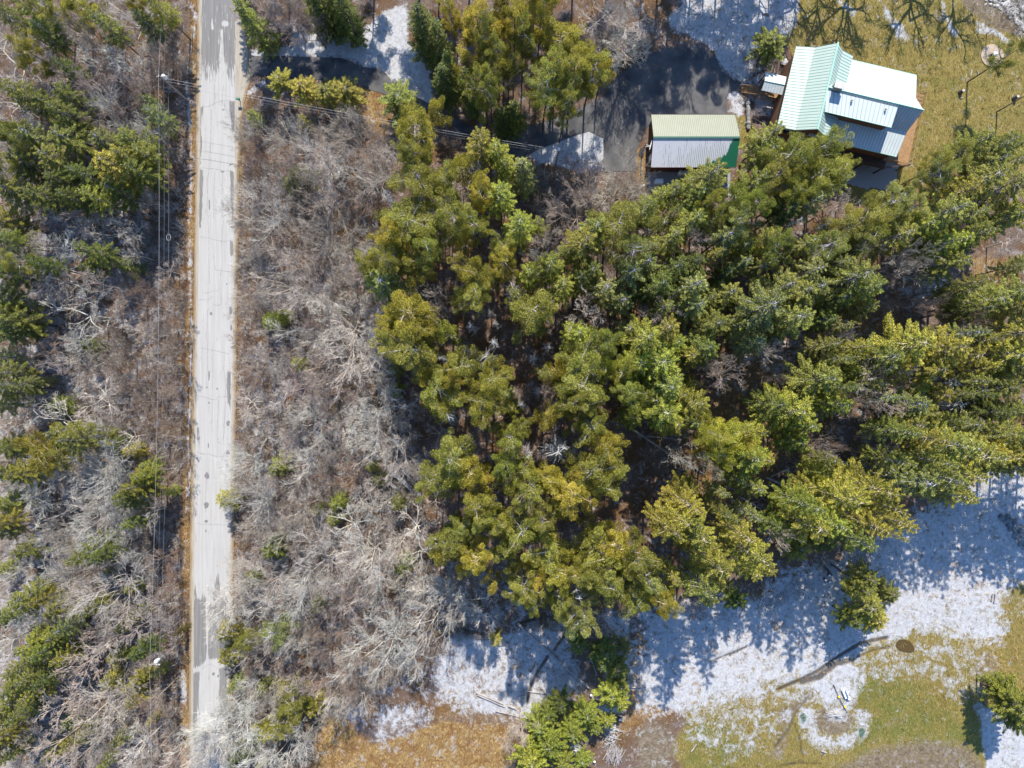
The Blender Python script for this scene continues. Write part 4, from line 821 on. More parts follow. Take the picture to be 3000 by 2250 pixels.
# things at the snow ring: a lying black pole with yellow ends, a pale toppled chair and a sled
pl = at_root("boundary_pole", 2457, 2040, "thin black pole with yellow clips lying on the snow above the ring", "pole"); o0 = W(2457, 2040)
def rl_(px, py, z): c = W(px, py); return (c[0] - o0[0], c[1] - o0[1], z)
b_ = MB(); b_.tube([rl_(2441, 2005, .12), rl_(2456, 2040, .2), rl_(2470, 2068, .15), rl_(2481, 2086, .1)], .055, 6); b_.build("shaft", M['black'], pl)
for px, py in ((2456, 2040), (2474, 2069)):
    b_ = MB(); b_.lathe(rl_(px, py, .1), [(.16, 0), (.2, .08), (.16, .2)], 12); b_.build("clip", simple("yellow_plastic", (.75, .55, .03)), pl)
wc = at_root("garden_bench", 2472, 2030, "white toppled bench lying on the snow beside the black pole", "bench", rz=math.radians(-68))
b_ = MB(); b_.box((0, 0, .4), (1.5, .45, .06)); b_.build("seat", M['white'], wc); b_ = MB(); b_.box((0, .25, .65), (1.5, .06, .45)); b_.build("backrest", M['white'], wc)
for x in (-.65, .65):
    for y in (-.17, .17): b_ = MB(); b_.box((x, y, .19), (.07, .07, .38)); b_.build("leg", M['white'], wc)
b_ = MB(); b_.lathe((*W(2485, 2044)[:2], .05), [(.26, 0), (.3, .1), (.28, .3), (.2, .32)], 14); tag(b_.build("bucket", M['white']), "white bucket right of the toppled bench on the snow", "bucket")
for px, py, rx, lb in ((2353, 2102, .5, "left dark green clump of weeds at the snow ring"), (2524, 2145, .45, "right dark green clump of weeds at the snow ring")):
    V_ = []; q = random.Random(px); b_ = MB()
    for k in range(160):
        a = q.uniform(0, 6.28); d = rx * math.sqrt(q.random()); x, y = d * math.cos(a), d * 1.6 * math.sin(a); l = q.uniform(.1, .3); t = q.uniform(0, 6.28)
        b_.poly([(x - .03, y, .02), (x + .03, y, .02), (x + l * math.cos(t), y + l * math.sin(t), q.uniform(.08, .3))])
    c = W(px, py); o = b_.build("weed_clump", simple("blue_green_leaf", (.03, .13, .08))); o.location = (c[0], c[1], 0); tag(o, lb, "weeds", "green weed clumps")
# ------------------------------------------------------------------ vegetation geometry (all batches in numpy)
def tubes(P0, P1, R0, R1, n=3):
    """many open tapered prisms at once"""
    P0 = np.asarray(P0); P1 = np.asarray(P1); D = P1 - P0; L = np.linalg.norm(D, axis=1, keepdims=True); D = D / np.maximum(L, 1e-6)
    ref = np.where(np.abs(D[:, 2:3]) > .9, np.array([[1., 0, 0]]), np.array([[0, 0, 1.]])); A = np.cross(D, ref); A /= np.linalg.norm(A, axis=1, keepdims=True); B = np.cross(D, A)
    k = len(P0); V = np.zeros((k, 2 * n, 3))
    for i in range(n):
        t = 2 * math.pi * i / n; o = A * math.cos(t) + B * math.sin(t)
        V[:, i] = P0 + o * R0[:, None]; V[:, n + i] = P1 + o * R1[:, None]
    base = (np.arange(k) * 2 * n)[:, None]; F = []
    for i in range(n): j = (i + 1) % n; F.append(np.concatenate([base + i, base + j, base + n + j, base + n + i], 1))
    return V.reshape(-1, 3), np.stack(F, 1).reshape(-1, 4)
def leaves(C, U, Vv, jag=True):
    """kite shaped leaf sprays: centre, half length, half width"""
    V = np.stack([C - U, C + Vv - U * .1, C + U, C - Vv - U * .1], 1); k = len(C)
    return V.reshape(-1, 3), np.arange(4 * k).reshape(k, 4)
def unit(a): return a / np.maximum(np.linalg.norm(a, axis=-1, keepdims=True), 1e-9)
def trunk_pts(h, r, seed, wob=.015, n=8):
    g = np.random.default_rng(seed); z = np.linspace(0, h, n); x = np.cumsum(g.normal(0, wob * h / n, n)); y = np.cumsum(g.normal(0, wob * h / n, n)); x -= x[0]; y -= y[0]
    return np.stack([x, y, z], 1), r * (1 - .88 * np.linspace(0, 1, n) ** .9)
def mk_trunk(name, h, r, seed, mat, frac=1.0):
    P, R = trunk_pts(h, r, seed); k = max(2, int(len(P) * frac)); P[0, 2] = -.3
    V, F = tubes(P[:k - 1], P[1:k], R[:k - 1], R[1:k], 7); return mesh_np(name, V, F, [mat])

def gen_spruce(seed, h, r, lvl, per, leafscale=1.0, sparse=0.0, t0=.06):
    g = np.random.default_rng(seed); TP, _ = trunk_pts(h, .2, seed); C = []; U = []; Wd = []; A = []; B0 = []; B1 = []; R0 = []; R1 = []
    for li in range(lvl):
        u0 = min(max((li + g.uniform(-.3, .3)) / lvl, 0), .985); t = t0 + (1 - t0) * u0; t = min(t, .985); z = h * t
        n = g.integers(5, 8) if t < .92 else 4; prof = ((1 - u0) ** .62 * 1.02 + .05) * min(1.0, .55 + u0 * 3)
        for k in range(n):
            if g.random() < sparse: continue
            a = g.uniform(0, 2 * math.pi) if k else g.uniform(0, 6.28); a = 2 * math.pi * (k + g.uniform(-.35, .35)) / n + li * 1.3
            ln = r * prof * g.uniform(.55, 1.32) + .1; o = np.array([np.interp(z, TP[:, 2], TP[:, 0]), np.interp(z, TP[:, 2], TP[:, 1]), z])
            d = np.array([math.cos(a), math.sin(a), 0]); sd = np.array([-d[1], d[0], 0])
            rise = .35 * (u0 - .35); m = max(14, int(ln * per * 5.2)); nb = max(4, int(ln / .16))
            s = g.uniform(.12, 1.0, m) ** .75; w = (.27 * ln * (1.04 - s) * (.35 + s) + .07) ; off = g.uniform(-1, 1, m); s = np.clip((np.round(s * nb) / nb) + np.abs(off) * w / ln * .75 + g.normal(0, .012, m), .05, 1.06)
            dz = ln * (rise * s - .28 * s * s + .16 * s ** 4)
            c = o + d * (ln * s)[:, None] + sd * (off * w)[:, None]; c[:, 2] += dz - np.abs(off) * w * .22 + g.normal(0, .05, m)
            u = d * .75 + sd * (np.sign(off) * (.35 + .6 * np.abs(off)))[:, None]; u = unit(u + g.normal(0, .12, (m, 3)))
            l = g.uniform(.06, .155, m) * leafscale; nrm = unit(np.array([0, 0, 1.0]) + g.normal(0, .30, (m, 3))); v = unit(np.cross(u, nrm))
            C.append(c); U.append(u * l[:, None]); Wd.append(v * (l * g.uniform(.16, .30, m))[:, None])
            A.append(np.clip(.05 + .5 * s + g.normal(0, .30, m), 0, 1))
            q = np.linspace(0, .95, 3); pp = o + d * (ln * q)[:, None]; pp[:, 2] += ln * (rise * q - .28 * q * q + .16 * q ** 4)
            B0 += [pp[0], pp[1]]; B1 += [pp[1], pp[2]]; R0 += [.045, .028]; R1 += [.028, .01]
    C = np.concatenate(C); V, F = leaves(C, np.concatenate(U), np.concatenate(Wd)); A = np.repeat(np.concatenate(A), 4)
    bv, bf = tubes(np.array(B0), np.array(B1), np.array(R0), np.array(R1), 3)
    me = mesh_np("spruce_crown", np.concatenate([V, bv]), [np.concatenate([F, bf + len(V)])], [M['spruce'], M['pale_bark']], np.concatenate([np.zeros(len(F)), np.ones(len(bf))]), {'leaf': np.concatenate([A, np.zeros(len(bv))])})
    return me

def gen_pine(seed, h, r, limbs=22, cl=7, per=70, ls=1.0):
    g = np.random.default_rng(seed); TP, _ = trunk_pts(h, .2, seed); C = []; U = []; Wd = []; A = []; B0 = []; B1 = []; R0 = []; R1 = []
    lob = g.uniform(.72, 1.22, 6); lph = g.uniform(0, 6.28)
    def clump(c, cr, tone):
        m = int(per * (cr / .6) ** 2 * g.uniform(.7, 1.2)); d = unit(g.normal(0, 1, (m, 3))); rad = cr * g.uniform(.45, 1.05, m) ** .6
        p = c + d * rad[:, None] * [1, 1, .62]; u = unit(d * .8 + g.normal(0, .6, (m, 3)) + [0, 0, .25]); nr = unit(np.array([0, 0, 1.2]) + g.normal(0, .6, (m, 3))); v = unit(np.cross(u, nr)); l = g.uniform(.05, .115, m) * ls
        C.append(p); U.append(u * l[:, None]); Wd.append(v * (l * g.uniform(.18, .34, m))[:, None]); A.append(np.clip(tone - .08 + g.normal(0, .30, m), 0, 1))
    for k in range(limbs):
        t = g.uniform(.5, .97) if k > 4 else g.uniform(.38, .6); z = h * t; a = 2.4 * k + g.uniform(-.5, .5)
        prof = math.sqrt(max(.05, 1 - ((t - .62) / .42) ** 2)); ln = r * prof * g.uniform(.7, 1.1) * lob[int((a + lph) % 6.28 / 6.283 * 6) % 6]
        o = np.array([np.interp(z, TP[:, 2], TP[:, 0]), np.interp(z, TP[:, 2], TP[:, 1]), z]); d = np.array([math.cos(a), math.sin(a), 0]); rise = g.uniform(.05, .45)
        q = np.linspace(0, 1, 4); pp = o + d * (ln * q)[:, None]; pp[:, 2] += ln * rise * q ** 1.5
        for i in range(3): B0.append(pp[i]); B1.append(pp[i + 1]); R0.append(.09 * (1 - .28 * i)); R1.append(.09 * (1 - .28 * (i + 1)))
        tone = g.uniform(.3, .7)
        for j in range(cl):
            s = g.uniform(.3, 1.05) ** .8; w = ln * .42 * (1.15 - s); c = o + d * ln * s; c = c + np.array([-d[1], d[0], 0]) * g.uniform(-w, w); c[2] += ln * rise * s ** 1.5 + g.normal(0, .25)
            B0.append(o + d * ln * s * .75 + [0, 0, ln * rise * (s * .75) ** 1.5]); B1.append(c); R0.append(.03); R1.append(.012); clump(c, g.uniform(.38, .78) * (r / 4) ** .5, tone + g.normal(0, .08))
    for j in range(9): clump(np.array([TP[-1, 0] + g.normal(0, r * .18), TP[-1, 1] + g.normal(0, r * .18), h - abs(g.normal(0, .8))]), g.uniform(.45, .75), .6)
    C = np.concatenate(C); V, F = leaves(C, np.concatenate(U), np.concatenate(Wd)); A = np.repeat(np.concatenate(A), 4)
    bv, bf = tubes(np.array(B0), np.array(B1), np.array(R0), np.array(R1), 4)
    return mesh_np("pine_crown", np.concatenate([V, bv]), [np.concatenate([F, bf + len(V)])], [M['pine'], M['pale_bark']], np.concatenate([np.zeros(len(F)), np.ones(len(bf))]), {'leaf': np.concatenate([A, np.zeros(len(bv))])})

def gen_bare(seed, h, r, style, thick=1.0):
    """style: broom (ascending maple), wide (oak-like), fuzzy (fine birch)"""
    g = np.random.default_rng(seed); S0 = []; S1 = []; Ra = []; Rb = []; fork = {'broom': .22, 'wide': .38, 'fuzzy': .3}[style] * h
    def grow(o, d, L, R, lev, n):
        """batch of branches: returns tips param points"""
        k = len(o); seg = 4 if lev < 3 else 3; P = [o]; cur = d
        for i in range(seg):
            cur = unit(cur + g.normal(0, {'broom': .10, 'wide': .24, 'fuzzy': .12}[style] * (1 + .25 * lev), (k, 3)) + np.array([0, 0, {'broom': .06, 'wide': .03, 'fuzzy': .05}[style]])); P.append(P[-1] + cur * (L / seg)[:, None])
        for i in range(seg):
            S0.append(P[i]); S1.append(P[i + 1]); Ra.append(R * (1 - .62 * i / seg)); Rb.append(R * (1 - .62 * (i + 1) / seg))
        return P
    cfg = {'broom': (11, [7, 7, 5], .56), 'wide': (6, [5, 6, 5], .62), 'fuzzy': (11, [8, 7, 4], .46)}[style]
    n0, kids, sh = cfg; a = 2 * math.pi * (np.arange(n0) + g.uniform(-.35, .35, n0)) / n0
    el = {'broom': g.uniform(.42, 1.25, n0), 'wide': g.uniform(.15, .95, n0), 'fuzzy': g.uniform(.25, 1.35, n0)}[style]
    d = np.stack([np.cos(a) * np.cos(el), np.sin(a) * np.cos(el), np.sin(el)], 1); o = np.tile([[0, 0, fork]], (n0, 1)) + np.stack([d[:, 0] * 0, d[:, 1] * 0, g.uniform(-.06, .2, n0) * h], 1)
    if style == 'fuzzy': o[:, 2] = np.linspace(.25, .85, n0) * h
    L = np.minimum(r / np.maximum(np.cos(el), .35) * .8, (h - o[:, 2]) / np.maximum(np.sin(el), .2)) * g.uniform(.8, 1.1, n0); R = np.full(n0, {'broom': .062, 'wide': .078, 'fuzzy': .045}[style] * thick)
    P = grow(o, d, L, R, 0, n0); Ls = L; Rs = R
    for lev, kk in enumerate(kids):
        PO = []; PD = []; NL = []; NR = []
        for j in range(kk):
            t = g.uniform(.25 if lev else .35, 1.0, len(Ls)) * (len(P) - 1); i = np.minimum(t.astype(int), len(P) - 2); f = (t - i)[:, None]; Pa = np.stack(P, 0); idx = np.arange(len(Ls)); a0 = Pa[i, idx]; a1 = Pa[i + 1, idx]
            dd = unit(a1 - a0); side = unit(np.cross(dd, g.normal(0, 1, dd.shape))); PO.append(a0 + (a1 - a0) * f); PD.append(unit(dd * .85 + side * g.uniform(.35, .95, (len(Ls), 1))))
            NL.append(Ls * sh * g.uniform(.55, 1.05, len(Ls)) * (1.15 - .35 * t / (len(P) - 1))); NR.append(np.maximum(Rs * .5, .012 * thick))
        o = np.concatenate(PO); d = np.concatenate(PD); Ls = np.concatenate(NL); Rs = np.concatenate(NR); P = grow(o, d, Ls, Rs, lev + 1, len(o))
    a_, b_ = np.concatenate(S0), np.concatenate(S1); ra, rb = np.concatenate(Ra), np.maximum(np.concatenate(Rb), .008); big = ra > .045
    V1, F1 = tubes(a_[big], b_[big], ra[big], rb[big], 5); V2, F2 = tubes(a_[~big], b_[~big], ra[~big], rb[~big], 3)
    # fork trunk
    tp, tr = trunk_pts(h * (.95 if style == 'fuzzy' else .42), .17, seed)
    return mesh_np("bare_crown", np.concatenate([V1, V2]), [np.concatenate([F1, F2 + len(V1)])], [M['twig']])
def gen_snag(seed, h, r, n=60):
    g = np.random.default_rng(seed); t = g.uniform(.25, 1, n); a = g.uniform(0, 6.28, n); L = r * (1.15 - t) ** .5 * g.uniform(.4, 1.15, n); el = g.uniform(-.15, .5, n)
    d = np.stack([np.cos(a) * np.cos(el), np.sin(a) * np.cos(el), np.sin(el)], 1); o = np.stack([0 * t, 0 * t, h * t], 1); m = o + d * (L * .55)[:, None]; e = m + unit(d + g.normal(0, .3, (n, 3))) * (L * .5)[:, None]
    R = np.full(n, .05); s0 = m; e2 = m + unit(d + g.normal(0, .7, (n, 3))) * (L * .35)[:, None]
    V, F = tubes(np.concatenate([o, m, s0]), np.concatenate([m, e, e2]), np.concatenate([R, R * .7, R * .5]), np.concatenate([R * .7, R * .25, R * .2]), 4)
    return mesh_np("snag_branches", V, F, [M['dead']])

PR = {}
def reg(kind, crown, trunk, h, r, zc): PR.setdefault(kind, []).append((crown, trunk, h, r, zc))
for s in range(7): reg('P', gen_pine(100 + s, 16, 4.0, 26, 8, 260), mk_trunk("pine_trunk", 15.4, .24, 100 + s, M['bark']), 16, 4.0, .78)
for s in range(4): reg('p', gen_pine(200 + s, 9, 2.2, 15, 6, 250, .9), mk_trunk("pine_trunk", 8.6, .15, 200 + s, M['bark']), 9, 2.2, .72)
for s in range(7): reg('S', gen_spruce(300 + s, 17, 3.1, 15, 25, 1.05, .04 + .01 * s, .36 + .02 * s), mk_trunk("spruce_trunk", 16.8, .22, 300 + s, M['bark']), 17, 3.1, .66)
for s in range(5): reg('s', gen_spruce(400 + s, 5.5, 1.7, 15, 24, .72), mk_trunk("spruce_trunk", 5.4, .1, 400 + s, M['bark']), 5.5, 1.7, .42)
for s in range(3): reg('N', gen_spruce(450 + s, 14, 2.0, 30, 22, .9), mk_trunk("spruce_trunk", 13.8, .2, 450 + s, M['bark']), 14, 2.0, .45)
for s in range(5): reg('B', gen_bare(500 + s, 11, 4.6, 'broom'), mk_trunk("bare_trunk", 5.0, .17, 500 + s, M['pale_bark'], .8), 11, 4.6, .62)
for s in range(5): reg('O', gen_bare(600 + s, 10.5, 4.6, 'wide'), mk_trunk("bare_trunk", 6.0, .2, 600 + s, M['pale_bark'], .9), 10.5, 4.6, .6)
for s in range(5): reg('F', gen_bare(700 + s, 10, 3.2, 'fuzzy'), mk_trunk("bare_trunk", 9.4, .13, 700 + s, M['pale_bark']), 10, 3.2, .7)
for s in range(3): reg('T', gen_bare(640 + s, 10.5, 4.6, 'wide', 2.1), mk_trunk("bare_trunk", 6.0, .28, 640 + s, M['pale_bark'], .9), 10.5, 4.6, .6)
for s in range(4): reg('D', gen_snag(800 + s, 11, 1.9), mk_trunk("snag_trunk", 11, .14, 800 + s, M['dead']), 11, 1.9, .85)

TINT = {'y': (1.2, 1.06, .85), 'o': (.98, .97, 1.0), 'g': (.86, .90, .80), 'd': (.58, .66, .60), 'f': (1.02, 1.05, 1.5), 'b': (1.10, 1.13, .82), 'w': (1.10, 1.08, 1.02), 't': (.85, .78, .70), 'p': (.82, .72, .70), 'n': (.55, .42, .34), 'k': (.95, .83, .74)}
TW = {'y': "yellow-green", 'o': "olive", 'g': "mid-green", 'd': "dark green", 'f': "frosty grey-green", 'b': "bright green", 'w': "whitish", 't': "tan-grey", 'p': "purplish grey", 'n': "brown", 'k': "pinkish"}
KW = {'P': ("pine_tree", "pine tree", "pine", "pine trees of the wood"), 'p': ("pine_tree", "pine tree", "small-crowned pine", "pine trees of the wood"), 'S': ("spruce_tree", "spruce tree", "spruce", "spruce trees of the wood"),
      's': ("young_spruce", "young spruce", "young spruce", "young spruces in the thicket"), 'N': ("narrow_spruce", "spruce tree", "slim spruce", "spruce trees of the wood"), 'B': ("bare_maple", "bare tree", "bare broom-crowned tree", "bare broadleaf trees"),
      'T': ("bare_oak", "bare tree", "stout bare tree", "bare broadleaf trees"), 'O': ("bare_oak", "bare tree", "bare spreading tree", "bare broadleaf trees"), 'F': ("bare_birch", "bare tree", "bare fine-twigged tree", "bare fine-twigged trees"), 'D': ("dead_tree", "dead tree", "spiky dead snag", "dead snags")}
SPEC = {}
SPEC[(0, 0)] = {
 'S': "220,60,120,o 330,230,120,g 60,110,100,o 1040,50,90,b 200,640,130,o 470,640,115,g 450,760,120,o 350,700,110,g 90,590,100,o 480,920,150,o 700,930,125,f 880,920,140,g 180,1060,150,o 380,1040,130,o 760,1090,180,y 920,1130,120,g 560,1150,120,d 120,1250,130,o 300,1280,125,g 640,1290,110,b 780,1250,120,g 60,1430,140,y 100,1570,120,g 470,470,90,d 620,1630,95,g 960,1010,110,g 250,900,110,f 500,1300,120,d 700,180,100,o 90,880,110,g 420,1180,100,g 860,1040,110,y 960,160,90,d 1020,760,90,f",
 'P': "540,50,150,y 200,340,150,y 300,40,120,o 30,1090,100,o 130,900,130,o 900,30,90,y",
 's': "980,690,80,f 1660,770,50,g 1980,800,45,y 1950,1150,85,g 1900,1200,60,d 1090,830,50,f 1080,90,50,y",
 'N': "1660,190,95,g,15 2090,90,110,d,15 2190,70,90,g,14",
 'B': "830,110,230,w 450,170,200,w 600,280,190,t 650,650,180,p 700,760,150,w 1720,70,170,p 1900,130,160,p 1900,900,150,t 2120,1080,170,w 1760,1400,210,w 1950,1050,140,p 2080,1290,140,t 1890,1600,150,k 2150,900,120,t 1660,960,110,n 2120,1560,150,t",
 'O': "80,400,210,w 60,660,200,w 340,520,170,w 810,1490,190,w 450,1600,210,w 800,400,190,w 20,230,150,w 950,500,120,t 2150,1000,140,w 2100,1640,150,t",
 'F': "820,560,130,p 900,640,120,n 530,1410,150,p 270,1590,120,p 1150,110,80,k 1060,330,90,t 1140,420,80,n 980,1300,90,t 950,560,100,p 300,850,90,k 760,470,110,p 1660,1250,120,k 1620,1080,90,n 2040,180,130,n 1650,1500,100,n 2190,840,90,t 2020,1500,120,t"}
SPEC[(1, 0)] = {
 'N': "50,130,90,d,15 540,230,110,d,16 640,300,80,d,14 680,560,90,d,13 820,580,80,g,13 1110,770,85,g,12 1040,800,70,d,11 1170,1140,100,f,13 700,470,60,d 860,650,70,d,12",
 'P': "880,140,160,y 1120,120,130,y 1300,40,120,y 1180,220,110,o 1420,260,180,y 1340,560,150,o 1520,400,160,y 1480,560,120,o 1640,440,120,o 930,250,100,o 1060,10,100,y 920,560,130,o 480,820,165,y 480,1000,120,o 500,1150,170,o 680,1180,120,o 720,1420,150,o 860,1450,120,o 440,1430,190,o 330,1540,120,y 560,1600,120,o 1060,1610,110,o 350,1650,120,o 1780,1480,180,o 1900,1610,130,f 1010,330,90,o 1400,420,120,o 1250,100,100,o 1460,680,90,o 700,40,70,y 900,1250,100,y 960,560,90,o",
 'p': "630,730,75,y 800,420,85,y 1080,470,100,y 790,1090,95,y 900,1200,80,o 1050,220,60,y 640,1280,80,o 2000,1480,100,o 790,1560,80,y 1700,470,70,y",
 'S': "1820,5400,1,o 900,950,120,y 1010,1010,100,b 1060,1090,85,b 1030,1290,120,b 1150,1480,125,b 1570,1590,140,y 1640,1500,120,o 1960,1370,110,g 2130,1550,110,g 380,650,140,g,7 50,600,110,y,7 2150,1260,90,o 2070,1280,80,b 1270,1470,80,g 1480,1640,90,g",
 'B': "1800,120,220,w 1850,300,180,w 1700,250,120,w 1820,1190,170,k 1540,1380,200,k 60,850,150,t 160,960,170,t 280,1120,170,w 820,1150,150,w 230,900,100,t 1400,1470,110,k",
 'F': "670,360,80,t 1690,1280,150,k 1320,1560,120,k 230,1540,120,t 1500,1090,110,n 1620,1110,80,n 90,1150,120,t 170,1330,110,n 1930,1230,80,k 1330,1660,90,t 700,960,80,n 60,1630,110,t",
 'O': "1950,30,130,t 250,760,80,t 100,1290,110,w 2080,1620,90,w 780,1230,90,w 200,1180,120,w 30,1500,120,t",
 'D': "590,1370,70,o 890,1060,75,o,10 2080,1440,85,o,12 300,1260,60,o 1370,540,70,o,9"}
SPEC[(0, 0)]['S'] += " 1820,530,95,y,7 1970,580,100,y,7 2120,600,105,y,7"
SPEC[(1, 0)]['S'] = SPEC[(1, 0)]['S'].replace("1820,5400,1,o ", "")
SPEC[(2, 0)] = {
 'S': "560,290,125,g,7.5 540,900,110,o 520,1020,105,g 150,1170,140,o 80,1290,120,g 450,1200,120,g 980,1210,80,f 40,1450,120,g 540,1560,110,o 380,1600,90,g 1500,1480,120,b 1350,1550,130,o 1650,1400,150,o 1850,1540,140,g 1750,1270,150,y 1900,1180,150,o 2000,970,120,g 1850,950,110,g 2100,1200,140,o 2150,1050,90,o 2180,1360,120,y 1600,1600,120,b 2060,1420,110,g 640,1380,110,d 240,1560,120,f 1720,1580,110,b 800,1330,110,f 1300,1440,90,g 1940,1080,110,o 2120,960,60,g",
 'P': "700,1010,170,o 900,960,140,o 990,1110,130,o 600,1140,150,o 850,1140,150,o 320,1290,130,g 200,1430,130,g 360,1430,120,f 700,1260,120,g 950,1590,140,f 1060,1500,130,f 1200,1400,140,o 1350,1310,130,f 1650,1130,110,f 1760,1020,100,o 600,1600,120,d 450,1350,110,g 1180,1560,120,o 1480,1350,110,f 130,1330,90,y",
 'F': "480,740,60,p,3 1600,1140,90,t 1730,1190,80,t 2050,160,70,n,4 1460,1290,70,t 60,1600,100,p 1850,1390,90,k 2000,60,60,k,4 1120,1600,90,k",
 'O': "900,1390,160,n,11 1000,1300,110,t 1750,1450,110,w 2120,1560,120,t 700,1560,110,p 1080,1320,90,w",
 'D': "60,1380,70,o 1620,1470,80,o 260,1620,60,o 1850,1620,70,o 730,1440,70,o 900,1470,60,o",
 's': "40,1180,60,b 1000,1050,50,y"}
SPEC[(0, 1)] = {
 'S': "60,120,150,d 60,290,130,o 80,420,150,o 20,340,110,g 40,500,110,f 80,760,110,o 70,860,120,o 180,1400,120,y 520,1180,130,o 900,1490,120,y 850,1560,110,g 960,1420,90,b 60,1400,90,o 60,1240,110,g 60,1610,110,o 40,30,100,g 170,480,90,d 130,830,90,f 420,1130,90,o 20,960,100,f 300,60,90,d 870,1590,90,f 30,660,90,f",
 'P': "130,60,90,o 300,1300,180,y 400,1260,110,o 210,1220,90,y",
 's': "600,580,60,d 400,970,75,g 780,1220,75,g 880,1260,55,y 980,1350,50,b 850,70,70,d 610,90,75,g 1770,430,75,b 1850,380,45,b 1940,700,55,b 1820,1360,75,f 1490,1570,80,y,5 1800,1390,60,g 2190,1590,60,b 310,810,35,y 700,1160,60,b 1110,1520,40,b 2060,1640,40,g",
 'O': "550,380,230,w 370,150,180,w 640,900,200,w 700,960,130,w 120,1040,200,w 400,1080,200,w 850,1170,110,w 100,900,100,w 480,60,170,w 1620,950,140,w 1850,880,120,w 1950,60,140,t 1850,500,130,w 2100,1250,120,t 1720,1180,130,w 1640,680,110,w 300,1620,120,w 1080,90,80,t 160,1500,120,w",
 'B': "620,1310,210,w 640,1480,200,w 700,1380,150,w 200,1480,200,w 650,1600,180,w 1850,190,190,k 2000,230,150,w 1620,1350,150,w 1690,1600,180,w 1990,1350,130,w 2050,1080,160,w 300,150,180,p 1960,850,130,p 2130,700,130,t 2050,560,130,t 2160,330,90,t",
 'F': "520,600,130,t 700,640,120,k 830,300,110,n 760,560,120,n 900,500,110,t 950,200,90,n 420,700,110,p 560,760,120,t 850,820,120,n 980,760,110,n 920,950,110,n 1000,1100,100,n 1140,300,80,n 1150,600,80,n 1120,850,90,n 1130,1100,80,n 1120,1400,80,n 1590,260,80,k 1650,380,100,n 1700,760,120,n 1730,620,90,t 2080,440,110,n 1960,980,110,t 1700,1050,110,t 1600,1180,90,n 2140,900,120,n 1890,1180,110,p 2100,1420,100,n 1900,1500,100,n 1990,1620,110,t 1580,540,90,n 1800,300,90,p 240,650,110,k 380,560,100,n 760,720,110,n 640,180,110,p 740,1080,90,n 1050,450,90,n 1060,700,90,t 2160,1120,90,p"}
SPEC[(1, 1)] = {
 'B': "60,470,250,w 80,640,200,w 210,1010,240,w 160,1140,190,w 350,1250,200,w 220,760,110,w 60,200,110,t",
 'F': "100,80,120,k 620,270,95,k 1570,350,140,k 2050,380,115,t 1330,860,70,n 620,340,80,k 60,860,120,n 80,1300,120,n 60,1440,110,n 200,1500,110,t 1270,40,80,t 2190,1300,90,t",
 'O': "640,1150,130,t 400,1120,110,w 500,900,80,t 1170,900,80,n 130,1600,120,w 600,1600,100,t 420,1010,100,t",
 'D': "1400,1270,150,o,13 1210,1300,75,o,12 1110,220,105,o,15 840,450,60,o,15 990,560,60,o,15 940,655,95,o,15 645,660,60,o,15 700,1040,80,o,15 1240,660,60,o,7 1000,430,40,o,15 960,360,40,o,15 250,360,55,o,15 1280,880,60,o,6 1160,240,60,o,9 1440,1240,80,o,15 1170,960,60,o,6 830,620,50,o,8 1340,590,60,o,7 1500,1280,70,o,8",
 'P': "300,50,120,o 520,50,120,o 860,120,140,y 870,230,130,o 1060,40,110,y 430,370,190,y 450,610,190,o 340,560,100,o 320,440,110,y 1240,370,180,o 780,720,150,o 620,860,170,o 980,800,140,y 930,950,140,y 1550,680,180,o 1560,850,190,o 1480,960,140,o 1700,580,120,g 1620,1110,130,o 1100,1190,120,o 720,1330,170,o 600,1460,120,o 850,1400,130,y 1230,1500,130,o 1330,1440,120,y 1500,1530,150,y 1700,1230,130,y 1620,1390,170,o 1720,1500,120,o 1870,880,120,g 880,1610,130,o 1060,1350,110,g 1180,1380,90,o 520,470,100,y 700,800,90,y 1310,350,90,o 1600,970,110,g 1820,760,110,g 1160,1100,70,g 150,40,80,o",
 'p': "690,500,95,g 780,280,80,g 660,1000,90,o 560,770,90,y 1400,740,90,y 1330,1060,90,y 930,1420,75,y 1090,1480,85,o 1000,1100,60,d 1310,760,60,f 740,1440,80,o 970,150,80,o 1440,870,80,g 1720,720,70,b 590,950,80,y 1410,1620,100,o 1780,1380,80,o",
 'S': "290,190,120,f 230,150,100,g 1350,80,120,b 1430,200,110,b 1700,220,110,f 1810,300,100,f 1530,510,110,b 1950,540,150,b 2050,700,180,b 1900,700,120,b 2090,850,140,g 2080,480,130,y 2150,560,100,b 2060,1010,150,b 1880,1040,90,b 2180,1580,90,y 1620,100,100,o 1860,130,120,f 2050,200,120,d 2150,80,120,d 1950,60,110,f 2140,1080,100,y 410,560,60,o 1220,120,100,b 1540,160,100,g 2190,300,90,g 1960,240,90,d 2000,930,110,o 1850,480,80,f 2190,900,90,y",
 's': "1110,980,70,b 350,870,60,b 360,740,50,g 1080,900,55,g 370,1600,60,g 200,1360,40,g 250,1450,55,d"}
